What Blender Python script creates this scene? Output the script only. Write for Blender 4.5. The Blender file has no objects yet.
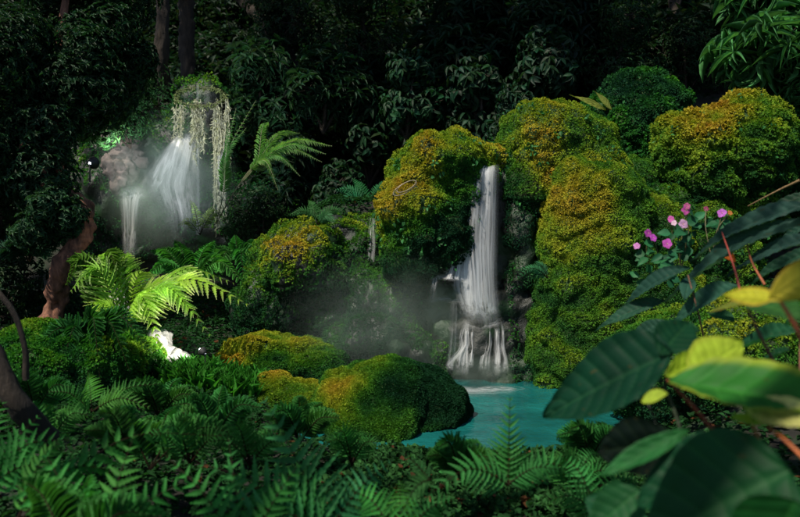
import bpy, bmesh, math, random
import numpy as np
from mathutils import Vector, noise, Matrix
R = math.radians
random.seed(7); rng = np.random.default_rng(7)
S = bpy.context.scene; COL = S.collection

# ------------------------------------------------------------------ camera, sky, sun, exposure
CAMZ, PITCH, FPX = 1.45, R(5), 778.0
cd = bpy.data.cameras.new('camera'); cam = bpy.data.objects.new('camera', cd); COL.objects.link(cam)
cam.location = (0, 0, CAMZ); cam.rotation_euler = (R(90) - PITCH, 0, 0)
cd.lens = 35; cd.sensor_width = 36; cd.clip_start = .05; cd.clip_end = 2000
cd.dof.use_dof = True; cd.dof.focus_distance = 6.0; cd.dof.aperture_fstop = 2.5
S.camera = cam
W = bpy.data.worlds.new('World'); S.world = W; W.use_nodes = True
SUN_EL, SUN_AZ = 58, -132          # azimuth from +Y towards +X, degrees
nt = W.node_tree; bg = nt.nodes['Background']; sky = nt.nodes.new('ShaderNodeTexSky')
sky.sky_type = 'NISHITA'; sky.sun_disc = False; sky.sun_elevation = R(SUN_EL); sky.sun_rotation = R(SUN_AZ)
sky.air_density = 1.0; sky.ozone_density = 3.0
nt.links.new(sky.outputs[0], bg.inputs[0]); bg.inputs[1].default_value = 0.06
sd = bpy.data.lights.new('sun', 'SUN'); sun = bpy.data.objects.new('sun', sd); COL.objects.link(sun)
sd.energy = 3.6; sd.angle = R(.6); sd.color = (1, .92, .78)
tosun = Vector((math.sin(R(SUN_AZ)) * math.cos(R(SUN_EL)), math.cos(R(SUN_AZ)) * math.cos(R(SUN_EL)), math.sin(R(SUN_EL))))
sun.rotation_euler = tosun.to_track_quat('Z', 'Y').to_euler()
S.view_settings.view_transform = 'Standard'; S.view_settings.look = 'None'
S.view_settings.gamma = 1; S.view_settings.exposure = 0.7; S.view_settings.use_curve_mapping = False
S.render.engine = 'CYCLES'
S.cycles.max_bounces = 6; S.cycles.transparent_max_bounces = 24; S.cycles.volume_bounces = 0
S.cycles.use_denoising = True

# ------------------------------------------------------------------ helpers
def P(px, py, d):
    """world point seen at a photo pixel, at depth d along +Y"""
    x = (px - 400) / FPX; y = -(py - 258.5) / FPX
    fy = math.cos(PITCH) + y * math.sin(PITCH); fz = -math.sin(PITCH) + y * math.cos(PITCH)
    s = d / fy
    return Vector((x * s, d, CAMZ + fz * s))
def px(n, d): return n * d / FPX
def nz(p, f=1.0, s=0.0): return noise.noise(Vector((p[0] * f + s, p[1] * f - s * .7, p[2] * f + s * .3)))
def sm(a, b, x):
    t = min(1, max(0, (x - a) / (b - a))); return t * t * (3 - 2 * t)
def tag(o, label=None, cat=None, group=None, kind=None):
    for k, v in (('label', label), ('category', cat), ('group', group), ('kind', kind)):
        if v: o[k] = v
    return o
def empty(name, loc, label, cat, group=None):
    o = bpy.data.objects.new(name, None); COL.objects.link(o); o.location = loc; o.empty_display_size = .1
    return tag(o, label, cat, group)
def copy_tree(o, parent=None):
    c = o.copy(); COL.objects.link(c); c.parent = parent
    for ch in list(o.children): copy_tree(ch, c)
    return c

class MB:
    def __init__(s): s.v = []; s.f3 = []; s.f4 = []; s.c = []; s.n = 0; s.uv = None
    def add(s, v, f, c):
        v = np.asarray(v, float).reshape(-1, 3)
        if len(v) == 0: return
        f = np.asarray(f, int)
        c = np.asarray(c, float)
        if c.ndim == 1: c = np.tile(c, (len(v), 1))
        s.v.append(v); s.c.append(c[:, :3])
        (s.f3 if f.shape[1] == 3 else s.f4).append(f + s.n); s.n += len(v)
    def build(s, name, mat, parent=None, origin=(0, 0, 0), smooth=True):
        v = np.concatenate(s.v) - np.array(origin); c = np.concatenate(s.c)
        f3 = np.concatenate(s.f3) if s.f3 else np.zeros((0, 3), int)
        f4 = np.concatenate(s.f4) if s.f4 else np.zeros((0, 4), int)
        m = bpy.data.meshes.new(name)
        m.vertices.add(len(v)); m.vertices.foreach_set('co', v.astype(np.float32).ravel())
        nl = f3.size + f4.size; m.loops.add(nl)
        m.loops.foreach_set('vertex_index', np.concatenate([f3.ravel(), f4.ravel()]).astype(np.int32))
        np_ = len(f3) + len(f4); m.polygons.add(np_)
        st = np.concatenate([np.arange(len(f3)) * 3, f3.size + np.arange(len(f4)) * 4]).astype(np.int32)
        m.polygons.foreach_set('loop_start', st)
        m.polygons.foreach_set('use_smooth', np.full(np_, smooth))
        m.update(calc_edges=True)
        a = m.color_attributes.new('col', 'FLOAT_COLOR', 'POINT')
        a.data.foreach_set('color', np.hstack([c, np.ones((len(c), 1))]).astype(np.float32).ravel())
        m.materials.append(mat)
        o = bpy.data.objects.new(name, m); COL.objects.link(o); o.parent = parent
        if parent is None: o.location = origin
        return o

def nrmz(a): return a / np.maximum(np.linalg.norm(a, axis=1, keepdims=True), 1e-9)
# leaf templates: x across (-1..1), y along (0..1), z along the normal
def strip_template(n, prof, fold=.25, droop=.15, curl=0, fx=None):
    v = []; f = []
    for i in range(n + 1):
        t = i / n; w = prof(t); z = -droop * t * t
        if w < 1e-3: w = .02
        v += [(-w, t + (0 if fx is None else fx(i)), z + fold * w), (0, t, z), (w, t + (0 if fx is None else fx(i)), z + fold * w)]
    for i in range(n):
        a = 3 * i
        f += [(a, a + 1, a + 4, a + 3), (a + 1, a + 2, a + 5, a + 4)]
    return np.array(v), np.array(f)
T_MOSS = (np.array([(0, 0, 0), (-.5, .5, .12), (0, 1, -.1), (.5, .5, .12)]), np.array([(0, 3, 2, 1)]))
T_SMALL = strip_template(2, lambda t: [.05, 1, .02][round(t * 2)], .2, .2)
T_LANCE = strip_template(4, lambda t: [.1, .75, 1, .62, .02][round(t * 4)], .3, .3)
T_OVATE = strip_template(4, lambda t: [.15, .95, 1, .6, .02][round(t * 4)], .15, .18)
T_PETAL = strip_template(5, lambda t: [.15, .6, .95, 1, .8, .25][round(t * 5)], .1, .25)
def saw(i):
    return 0.0
def tooth_template(n, teeth=True):
    v = []; f = []
    for i in range(2 * n + 1):
        t = i / (2 * n); w = (1 - t) ** .75 * (.55 + .45 * min(1, t * 6))
        k = 1.0 if (i % 2) else (.58 if teeth else 1)
        sh = .03 if (i % 2) else -.01
        z = -.16 * t * t
        v += [(-w * k, min(1, t + sh), z + .12 * w), (0, t, z), (w * k, min(1, t + sh), z + .12 * w)]
    for i in range(2 * n):
        a = 3 * i; f += [(a, a + 1, a + 4, a + 3), (a + 1, a + 2, a + 5, a + 4)]
    return np.array(v), np.array(f)
T_PINNA = tooth_template(8); T_WIDE = tooth_template(6)

def scatter(mb, T, pos, d, n, L, Wd, col, tip=None):
    """instances of template T: at pos, along d, normal n, length L, half width Wd, colour col"""
    pos = np.asarray(pos, float); N = len(pos)
    if N == 0: return
    d = nrmz(np.asarray(d, float)); x = nrmz(np.cross(d, np.asarray(n, float))); n2 = np.cross(x, d)
    L = np.broadcast_to(np.asarray(L, float), (N,)); Wd = np.broadcast_to(np.asarray(Wd, float), (N,))
    tv, tf = T; k = len(tv)
    v = pos[:, None] + x[:, None] * (tv[None, :, 0:1] * Wd[:, None, None]) + d[:, None] * (tv[None, :, 1:2] * L[:, None, None]) + n2[:, None] * (tv[None, :, 2:3] * L[:, None, None])
    f = (tf[None] + (np.arange(N) * k)[:, None, None]).reshape(-1, tf.shape[1])
    c = np.broadcast_to(np.asarray(col, float), (N, 3))
    c = np.repeat(c, k, axis=0)
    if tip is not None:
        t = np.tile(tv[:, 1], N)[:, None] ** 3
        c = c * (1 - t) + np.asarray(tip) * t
    mb.add(v.reshape(-1, 3), f, c)

def tube(mb, pts, rad, col, sides=7, rough=0, seed=0):
    pts = [Vector(p) for p in pts]; n = len(pts)
    rad = rad if hasattr(rad, '__len__') else [rad] * n
    v = []; f = []
    up = Vector((.3, .2, 1))
    for i, p in enumerate(pts):
        t = (pts[min(i + 1, n - 1)] - pts[max(i - 1, 0)]).normalized()
        if abs(t.dot(up.normalized())) > .95: up = Vector((1, .3, 0))
        a = t.cross(up).normalized(); b = a.cross(t).normalized()
        for k in range(sides):
            th = 2 * math.pi * k / sides
            r = rad[i] * (1 + (rough * nz(p + (a * math.cos(th) + b * math.sin(th)) * .1, 14, seed) if rough else 0))
            v.append(p + (a * math.cos(th) + b * math.sin(th)) * r)
    for i in range(n - 1):
        for k in range(sides):
            k2 = (k + 1) % sides
            f.append((i * sides + k, i * sides + k2, (i + 1) * sides + k2, (i + 1) * sides + k))
    mb.add([tuple(q) for q in v], f, col)
    m = len(v)
    mb.add([tuple(pts[-1])] + [tuple(q) for q in v[-sides:]], [(0, 1 + (k + 1) % sides, 1 + k) for k in range(sides)], col)
def spline(cp, n):
    cp = [Vector(p) for p in cp]; out = []
    q = [cp[0] * 2 - cp[1]] + cp + [cp[-1] * 2 - cp[-2]]
    m = len(cp) - 1
    for i in range(n + 1):
        s = i / n * m; k = min(int(s), m - 1); t = s - k
        a, b, c, d = q[k], q[k + 1], q[k + 2], q[k + 3]
        out.append(.5 * ((2 * b) + (c - a) * t + (2 * a - 5 * b + 4 * c - d) * t * t + (3 * b - a - 3 * c + d) * t ** 3))
    return out

# ------------------------------------------------------------------ materials
def newmat(name):
    m = bpy.data.materials.new(name); m.use_nodes = True; t = m.node_tree
    for x in list(t.nodes): t.nodes.remove(x)
    return m, t, t.nodes.new('ShaderNodeOutputMaterial')
def N(t, ty, **kw):
    n = t.nodes.new(ty)
    for k, v in kw.items(): setattr(n, k, v)
    return n
def leaf_mat(name, rough=.45, trans=.3, spec=.4, var=.25, tint=(1.15, 1.25, .6), nscale=25, bump=.0):
    m, t, out = newmat(name); L = t.links.new
    at = N(t, 'ShaderNodeAttribute', attribute_name='col')
    oi = N(t, 'ShaderNodeObjectInfo')
    geo = N(t, 'ShaderNodeTexCoord'); no = N(t, 'ShaderNodeTexNoise'); no.inputs['Scale'].default_value = nscale; no.inputs['Detail'].default_value = 3
    L(geo.outputs['Object'], no.inputs['Vector'])
    mr = N(t, 'ShaderNodeMapRange'); mr.inputs[1].default_value = .3; mr.inputs[2].default_value = .7; mr.inputs[3].default_value = 1 - var; mr.inputs[4].default_value = 1 + var
    L(no.outputs['Fac'], mr.inputs[0])
    hs = N(t, 'ShaderNodeHueSaturation')
    L(at.outputs['Color'], hs.inputs['Color']); L(mr.outputs[0], hs.inputs['Value'])
    h2 = N(t, 'ShaderNodeMapRange'); h2.inputs[3].default_value = .485; h2.inputs[4].default_value = .515
    L(oi.outputs['Random'], h2.inputs[0]); L(h2.outputs[0], hs.inputs['Hue'])
    p = N(t, 'ShaderNodeBsdfPrincipled'); L(hs.outputs[0], p.inputs['Base Color'])
    p.inputs['Roughness'].default_value = rough; p.inputs['Specular IOR Level'].default_value = spec
    if bump:
        bp = N(t, 'ShaderNodeBump'); bp.inputs['Strength'].default_value = bump; bp.inputs['Distance'].default_value = .01
        L(no.outputs['Fac'], bp.inputs['Height']); L(bp.outputs[0], p.inputs['Normal'])
    tr = N(t, 'ShaderNodeBsdfTranslucent'); mu = N(t, 'ShaderNodeMix', data_type='RGBA', blend_type='MULTIPLY')
    mu.inputs[0].default_value = 1; mu.inputs[7].default_value = (*tint, 1); L(hs.outputs[0], mu.inputs[6]); L(mu.outputs[2], tr.inputs['Color'])
    mx = N(t, 'ShaderNodeMixShader'); mx.inputs[0].default_value = trans
    L(p.outputs[0], mx.inputs[1]); L(tr.outputs[0], mx.inputs[2]); L(mx.outputs[0], out.inputs['Surface'])
    return m
M_LEAF = leaf_mat('glossy_leaf', .5, .28, .14)
M_FERN = leaf_mat('fern_leaf', .55, .45, .12, .2, nscale=12)
M_MOSS = leaf_mat('moss_leaf', .85, .35, .1, .22, nscale=25)
M_BIG = leaf_mat('broad_leaf', .55, .45, .16, .18, nscale=9, bump=.35)
M_PETAL = leaf_mat('petal', .6, .35, .3, .1, tint=(1.1, 1, 1.1))
M_STEM = leaf_mat('stem', .55, .05, .4, .3, nscale=60, bump=.3)
def bark_mat(name, a, b):
    m, t, out = newmat(name); L = t.links.new
    tc = N(t, 'ShaderNodeTexCoord'); mp = N(t, 'ShaderNodeMapping'); mp.inputs['Scale'].default_value = (9, 9, 2.2)
    L(tc.outputs['Object'], mp.inputs['Vector'])
    no = N(t, 'ShaderNodeTexNoise'); no.inputs['Scale'].default_value = 3; no.inputs['Detail'].default_value = 8; no.inputs['Roughness'].default_value = .7
    L(mp.outputs[0], no.inputs['Vector'])
    cr = N(t, 'ShaderNodeValToRGB'); cr.color_ramp.elements[0].position = .35; cr.color_ramp.elements[0].color = (*a, 1)
    cr.color_ramp.elements[1].position = .68; cr.color_ramp.elements[1].color = (*b, 1)
    L(no.outputs['Fac'], cr.inputs[0])
    p = N(t, 'ShaderNodeBsdfPrincipled'); p.inputs['Roughness'].default_value = .85; L(cr.outputs[0], p.inputs['Base Color'])
    bp = N(t, 'ShaderNodeBump'); bp.inputs['Strength'].default_value = .9; bp.inputs['Distance'].default_value = .03
    L(no.outputs['Fac'], bp.inputs['Height']); L(bp.outputs[0], p.inputs['Normal']); L(p.outputs[0], out.inputs['Surface'])
    return m
M_BARK = bark_mat('bark', (.012, .009, .006), (.05, .034, .022))
M_REDBARK = bark_mat('red_bark', (.05, .02, .012), (.32, .14, .08))
def rock_mat(name, a, b, moss, amt, rough):
    m, t, out = newmat(name); L = t.links.new
    tc = N(t, 'ShaderNodeTexCoord')
    no = N(t, 'ShaderNodeTexNoise'); no.inputs['Scale'].default_value = 7; no.inputs['Detail'].default_value = 10; no.inputs['Roughness'].default_value = .65
    L(tc.outputs['Object'], no.inputs['Vector'])
    cr = N(t, 'ShaderNodeValToRGB'); e = cr.color_ramp.elements
    e[0].position = .35; e[0].color = (*a, 1); e[1].position = .7; e[1].color = (*b, 1)
    L(no.outputs['Fac'], cr.inputs[0])
    n2 = N(t, 'ShaderNodeTexNoise'); n2.inputs['Scale'].default_value = 3.3; n2.inputs['Detail'].default_value = 6; L(tc.outputs['Object'], n2.inputs['Vector'])
    mr = N(t, 'ShaderNodeMapRange'); mr.inputs[1].default_value = .62 - amt; mr.inputs[2].default_value = .72 - amt; L(n2.outputs['Fac'], mr.inputs[0])
    mx = N(t, 'ShaderNodeMix', data_type='RGBA'); L(mr.outputs[0], mx.inputs[0]); L(cr.outputs[0], mx.inputs[6]); mx.inputs[7].default_value = (*moss, 1)
    p = N(t, 'ShaderNodeBsdfPrincipled'); L(mx.outputs[2], p.inputs['Base Color']); p.inputs['Roughness'].default_value = rough
    bp = N(t, 'ShaderNodeBump'); bp.inputs['Strength'].default_value = .8; bp.inputs['Distance'].default_value = .04
    L(no.outputs['Fac'], bp.inputs['Height']); L(bp.outputs[0], p.inputs['Normal']); L(p.outputs[0], out.inputs['Surface'])
    return m
M_ROCK = rock_mat('wet_rock', (.005, .007, .006), (.018, .022, .016), (.010, .034, .010), .16, .45)
M_MOSSROCK = rock_mat('mossed_rock', (.012, .022, .008), (.035, .05, .012), (.02, .055, .01), .25, .95)
M_PALE = rock_mat('pale_stone', (.32, .31, .29), (.55, .53, .50), (.16, .2, .08), -.05, .7)
M_DULL = rock_mat('dull_stone', (.05, .04, .035), (.16, .12, .11), (.05, .07, .03), -.02, .8)
M_SOIL = rock_mat('dark_soil', (.006, .006, .004), (.018, .016, .009), (.008, .024, .007), .12, .95)

def flow_mat(name, lo, hi, dens, sx, sy, sc=(.78, .82, .86)):
    m, t, out = newmat(name); L = t.links.new
    uv = N(t, 'ShaderNodeAttribute', attribute_name='col')
    mp = N(t, 'ShaderNodeMapping'); mp.inputs['Scale'].default_value = (sx, sy, 3); L(uv.outputs['Vector'], mp.inputs['Vector'])
    no = N(t, 'ShaderNodeTexNoise'); no.inputs['Scale'].default_value = 1; no.inputs['Detail'].default_value = 2; no.inputs['Roughness'].default_value = .5; no.inputs['Distortion'].default_value = .4
    L(mp.outputs[0], no.inputs['Vector'])
    mq = N(t, 'ShaderNodeMapping'); mq.inputs['Scale'].default_value = (sx * 4.5, sy * 1.6, 3); L(uv.outputs['Vector'], mq.inputs['Vector'])
    nf = N(t, 'ShaderNodeTexNoise'); nf.inputs['Scale'].default_value = 1; nf.inputs['Detail'].default_value = 4; nf.inputs['Roughness'].default_value = .6; nf.inputs['Distortion'].default_value = .6; L(mq.outputs[0], nf.inputs['Vector'])
    av = N(t, 'ShaderNodeMix', data_type='FLOAT'); av.inputs[0].default_value = .5; L(no.outputs['Fac'], av.inputs[2]); L(nf.outputs['Fac'], av.inputs[3])
    mr = N(t, 'ShaderNodeMapRange'); mr.inputs[1].default_value = lo; mr.inputs[2].default_value = hi; mr.inputs[3].default_value = 0; mr.inputs[4].default_value = dens
    L(av.outputs[0], mr.inputs[0])
    sp = N(t, 'ShaderNodeSeparateColor'); L(uv.outputs['Color'], sp.inputs[0])
    # thin towards both side edges of the sheet (u = 0 and 1), where the water itself is thinner
    a = N(t, 'ShaderNodeMath', operation='PINGPONG'); a.inputs[1].default_value = .5; L(sp.outputs[0], a.inputs[0])
    b = N(t, 'ShaderNodeMapRange'); b.inputs[2].default_value = .36; b.interpolation_type = 'SMOOTHSTEP'; L(a.outputs[0], b.inputs[0])
    mu = N(t, 'ShaderNodeMath', operation='MULTIPLY'); L(mr.outputs[0], mu.inputs[0]); L(b.outputs[0], mu.inputs[1])
    m3 = N(t, 'ShaderNodeMath', operation='MULTIPLY'); L(mu.outputs[0], m3.inputs[0]); L(sp.outputs[2], m3.inputs[1])
    df = N(t, 'ShaderNodeBsdfPrincipled'); df.inputs['Base Color'].default_value = (*sc, 1); df.inputs['Roughness'].default_value = .35
    tl = N(t, 'ShaderNodeBsdfTranslucent'); tl.inputs[0].default_value = (*sc, 1)
    ad = N(t, 'ShaderNodeMixShader'); ad.inputs[0].default_value = .45; L(df.outputs[0], ad.inputs[1]); L(tl.outputs[0], ad.inputs[2])
    tp = N(t, 'ShaderNodeBsdfTransparent'); mx = N(t, 'ShaderNodeMixShader')
    L(m3.outputs[0], mx.inputs[0]); L(tp.outputs[0], mx.inputs[1]); L(ad.outputs[0], mx.inputs[2]); L(mx.outputs[0], out.inputs['Surface'])
    return m
M_FLOW = flow_mat('falling_water', .41, .61, .80, 6, 1.3, (.93, .95, .97))
M_VEIL = flow_mat('veil_water', .42, .70, .28, 9, .8)
M_SOFT = flow_mat('broken_water', .34, .66, .75, 3, 2.2, (.93, .95, .97))
M_FLOW2 = flow_mat('thin_water', .42, .66, .42, 9, .8)
M_SPRAY = flow_mat('spray_water', .34, .60, .8, 6, .9, (.93, .93, .92))

# pool water
M_POOL, t, out = newmat('pool_water'); L = t.links.new
p = N(t, 'ShaderNodeBsdfPrincipled'); p.inputs['Roughness'].default_value = .07; p.inputs['IOR'].default_value = 1.38
tc = N(t, 'ShaderNodeTexCoord'); no = N(t, 'ShaderNodeTexNoise'); no.inputs['Scale'].default_value = 2.2; no.inputs['Detail'].default_value = 3
L(tc.outputs['Object'], no.inputs['Vector']); cr = N(t, 'ShaderNodeValToRGB'); cr.color_ramp.elements[0].position = .3; cr.color_ramp.elements[1].position = .7
cr.color_ramp.elements[0].color = (.003, .045, .046, 1); cr.color_ramp.elements[1].color = (.010, .145, .135, 1)
L(no.outputs['Fac'], cr.inputs[0]); L(cr.outputs[0], p.inputs['Base Color'])
n2 = N(t, 'ShaderNodeTexNoise'); n2.inputs['Scale'].default_value = 14; n2.inputs['Detail'].default_value = 4; L(tc.outputs['Object'], n2.inputs['Vector'])
bp = N(t, 'ShaderNodeBump'); bp.inputs['Strength'].default_value = .5; bp.inputs['Distance'].default_value = .02; L(n2.outputs['Fac'], bp.inputs['Height']); L(bp.outputs[0], p.inputs['Normal'])
L(p.outputs[0], out.inputs['Surface'])

def plain(name, c, rough=.5, metal=0, emit=None, es=0):
    m, t, out = newmat(name); p = N(t, 'ShaderNodeBsdfPrincipled'); p.inputs['Base Color'].default_value = (*c, 1)
    no = N(t, 'ShaderNodeTexNoise'); no.inputs['Scale'].default_value = 60; mr = N(t, 'ShaderNodeMapRange'); mr.inputs[3].default_value = rough * .7; mr.inputs[4].default_value = min(1, rough * 1.3)
    t.links.new(no.outputs['Fac'], mr.inputs[0]); t.links.new(mr.outputs[0], p.inputs['Roughness'])
    p.inputs['Metallic'].default_value = metal
    if emit: p.inputs['Emission Color'].default_value = (*emit, 1); p.inputs['Emission Strength'].default_value = es
    t.links.new(p.outputs[0], out.inputs['Surface']); return m
M_LAMP = plain('lamp_glass', (.9, .9, .9), .3, 0, (.85, .92, 1), 9)
M_DARKM = plain('dark_lamp_metal', (.03, .032, .03), .6, .2)
M_METAL = plain('lamp_metal', (.55, .54, .52), .35, .9)
M_LOOP = plain('dry_twig', (.26, .22, .15), .8)

# ------------------------------------------------------------------ terrain, pool, sky stays the world
def pool_d(x, y):  # <1 inside the pool
    return math.hypot((x - .45) / (1.35 if x > .45 else 1.25), (y - 5.0) / 1.02)
def H(x, y):
    n = noise.noise(Vector((x * .9, y * .9, 3))) * .07 + noise.noise(Vector((x * 3, y * 3, 9))) * .03
    h = .09 + .07 * sm(-.9, -1.5, x) + n * (1 if y > 5 else .5) + .28 * sm(3.2, 1.2, y)
    h += .6 * sm(1.35, 2.9, x) * sm(2.6, 4.2, y)
    h += .06 * max(0, y - 5) * sm(-.5, -2, x) * (y < 12)
    h += 1.25 * sm(6.4, 7.2, y) * sm(-1.6, -.6, x)
    slope = .5 if True else 0
    yy = y - 9 + .8 * sm(0, 3, x)
    h += slope * max(0, min(yy, 16)) * (1 + .25 * noise.noise(Vector((x * .2, y * .2, 0))))
    h += .25 * max(0, abs(x) - 6) * sm(60, 6, abs(x)) * (1 if y > 2 else sm(-4, 2, y))
    pd = pool_d(x, y)
    h = h * sm(.92, 1.15, pd) - .45 * (1 - sm(.8, 1.05, pd))
    return h
def warp(n, lo, hi, near):
    u = np.linspace(-1, 1, n); return (lo + hi) / 2 + near * u * 1.0 + np.sign(u) * np.abs(u) ** 7 * ((hi - lo) / 2 - near)
xs = warp(180, -500, 500, 9); ys = 6 + warp(190, -500, 500, 11)
gm = MB(); gv = [(x, y, H(x, y)) for y in ys for x in xs]; nx = len(xs)
gf = [(j * nx + i, j * nx + i + 1, (j + 1) * nx + i + 1, (j + 1) * nx + i) for j in range(len(ys) - 1) for i in range(nx - 1)]
gm.add(gv, gf, (.02, .02, .02)); tag(gm.build('ground', M_SOIL), kind='structure')
wm = MB(); ring = 64
wv = [(.4, 5.0, 0)] + [(.4 + 1.75 * math.cos(a), 5.0 + 1.3 * math.sin(a), 0) for a in np.linspace(0, 2 * math.pi, ring, endpoint=False)]
wm.add(wv, [(0, 1 + k, 1 + (k + 1) % ring) for k in range(ring)], (0, .3, .3)); tag(wm.build('pool_water', M_POOL), kind='structure')

# ------------------------------------------------------------------ boulders and moss
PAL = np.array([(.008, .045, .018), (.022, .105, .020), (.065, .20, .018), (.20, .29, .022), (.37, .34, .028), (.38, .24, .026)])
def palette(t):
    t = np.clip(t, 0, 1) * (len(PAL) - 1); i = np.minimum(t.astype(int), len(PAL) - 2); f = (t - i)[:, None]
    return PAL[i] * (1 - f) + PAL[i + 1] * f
def sup_sphere(c, r, p, tiltz=0):
    bm = bmesh.new(); bmesh.ops.create_icosphere(bm, subdivisions=4, radius=1)
    v = np.array([x.co[:] for x in bm.verts]); f = np.array([[q.index for q in fa.verts] for fa in bm.faces]); bm.free()
    s = (np.abs(v) ** p).sum(1) ** (-1 / p); v = v * s[:, None] * np.array(r)
    if tiltz:
        ca, sa = math.cos(tiltz), math.sin(tiltz); v = np.stack([v[:, 0] * ca - v[:, 2] * sa, v[:, 1], v[:, 0] * sa + v[:, 2] * ca], 1)
    return v + np.array(c), f
def solid(comps, seed, amp, freq, voxel=.03, smooth=6):
    """one closed surface from the union of rounded lumps, then roughened"""
    mb = MB()
    for c in comps:
        v, f = sup_sphere(c[0], c[1], c[2] if len(c) > 2 else 2.4, c[3] if len(c) > 3 else 0); mb.add(v, f, (0, 0, 0))
    o = mb.build('tmp', M_ROCK)
    md = o.modifiers.new('r', 'REMESH'); md.mode = 'VOXEL'; md.voxel_size = voxel
    ms = o.modifiers.new('s', 'SMOOTH'); ms.iterations = smooth; ms.factor = .6
    dg = bpy.context.evaluated_depsgraph_get(); me = bpy.data.meshes.new_from_object(o.evaluated_get(dg))
    old = o.data; bpy.data.objects.remove(o); bpy.data.meshes.remove(old)
    n = len(me.vertices); v = np.empty(n * 3, np.float32); me.vertices.foreach_get('co', v); v = v.reshape(-1, 3).astype(float)
    nn = np.empty(n * 3, np.float32); me.vertices.foreach_get('normal', nn); nn = nn.reshape(-1, 3)
    me.calc_loop_triangles(); f = np.array([t.vertices[:] for t in me.loop_triangles]); bpy.data.meshes.remove(me)
    d = np.array([noise.fractal(Vector(p * freq + seed), .8, 2.1, 4) + .35 * abs(noise.noise(Vector(p * freq * 3.1 - seed))) for p in v])
    return v + nn * (d * amp)[:, None], f
def boulder(name, label, comps, seed, amp=.07, freq=2.2, moss=12000, bias=.45, patches=(), thr=-.35, msize=.024, mat=None, cover=None, voxel=.03, up=.22, avoid=None, cat='boulder', group='mossy boulders round the pool', var=.5, minz=-.75):
    v, f = solid(comps, seed, amp * (1.55 if mat is M_ROCK else 1.15), freq, voxel, 4); moss = int(moss * 4.4); msize *= .52
    c0 = Vector(v.mean(0)); c0.z = v[:, 2].min()
    root = empty(name, c0, label, cat, group)
    mb = MB(); mb.add(v, f, (.04, .05, .02)); mb.build('rock', mat or M_MOSSROCK, root, c0)
    tri = v[f]; cr_ = np.cross(tri[:, 1] - tri[:, 0], tri[:, 2] - tri[:, 0]); ar = np.linalg.norm(cr_, axis=1); fn = nrmz(cr_)
    ctr = tri.mean(1); tocam = nrmz(np.array([0, 0, CAMZ]) - ctr)
    w = ar * ((fn * tocam).sum(1) > -.45) * (fn[:, 2] > minz) * (ctr[:, 2] > .0)
    if moss and w.sum() > 0:
        idx = rng.choice(len(f), moss, p=w / w.sum()); a, b = rng.random(moss), rng.random(moss); sw = a + b > 1; a[sw] = 1 - a[sw]; b[sw] = 1 - b[sw]
        t_ = tri[idx]; pos = t_[:, 0] + (t_[:, 1] - t_[:, 0]) * a[:, None] + (t_[:, 2] - t_[:, 0]) * b[:, None]; n_ = fn[idx]
        n1 = np.array([noise.noise(Vector(q * 1.7 + seed)) for q in pos]); n2 = np.array([noise.noise(Vector(q * 7 - seed)) for q in pos])
        n3 = np.array([noise.noise(Vector(q * 2.6 + seed * 3)) for q in pos])
        t = bias - .04 + .7 * var * n1 + .25 * n2 + up * n_[:, 2] + rng.normal(0, .035, moss)  # up: golden moss on tops, their sunlit brightness painted into the tone
        for (ppx, ppy, d, rr, dt) in patches:  # moss hues, with lit ridges and shaded sides put into the colour
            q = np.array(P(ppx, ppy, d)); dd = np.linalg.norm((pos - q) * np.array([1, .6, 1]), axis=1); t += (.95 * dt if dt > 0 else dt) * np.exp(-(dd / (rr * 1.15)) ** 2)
        keep = (n3 + .5 * n2) > (thr - .22 if mat is M_ROCK else -9)
        keep = keep if avoid is None else keep & ~avoid(pos)
        pos, n_, t, n2 = pos[keep], n_[keep], t[keep], n2[keep]; k = len(pos)
        rd = rng.normal(0, 1, (k, 3)); dr = n_ * .7 + rd * .5 + np.array([0, 0, -1.]) * (.15 + .55 * (1 - np.clip(np.abs(n_[:, 2:3]), 0, 1)))
        n4 = np.array([noise.noise(Vector(q * 15 + seed)) for q in pos]); lump = np.maximum(.45 + n2 + .8 * n4, .1)[:, None] * n_ * msize * 3.6
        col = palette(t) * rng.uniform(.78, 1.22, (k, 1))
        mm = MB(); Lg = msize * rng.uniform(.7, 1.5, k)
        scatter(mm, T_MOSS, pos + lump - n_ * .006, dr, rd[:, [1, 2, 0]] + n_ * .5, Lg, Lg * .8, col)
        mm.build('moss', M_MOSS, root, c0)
        kk = rng.choice(k, min(90, k // 300)); kk = kk[n_[kk, 2] < .75] if c0.z > .1 else kk[:0]
        if len(kk):
            cm_ = MB(); base_ = np.repeat(pos[kk], 7, 0) + rng.normal(0, .022, (len(kk) * 7, 3)) + np.repeat(n_[kk], 7, 0) * .025
            scatter(cm_, T_OVATE, base_, rng.normal(0, .6, base_.shape) + np.array([0, -.2, -.35]) + np.repeat(n_[kk], 7, 0) * .5, rng.normal(0, .3, base_.shape) + np.repeat(n_[kk], 7, 0), rng.uniform(.02, .045, len(base_)), rng.uniform(.007, .014, len(base_)), np.array([.03, .13, .03]) * rng.uniform(.5, 1.5, (len(base_), 1)))
            cm_.build('creeper', M_LEAF, root, c0)
    return root
def E(pxx, pyy, d, rx, ry, rz, p=2.4, tilt=0): return (tuple(P(pxx, pyy, d)), (rx, ry, rz), p, R(tilt))

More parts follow.
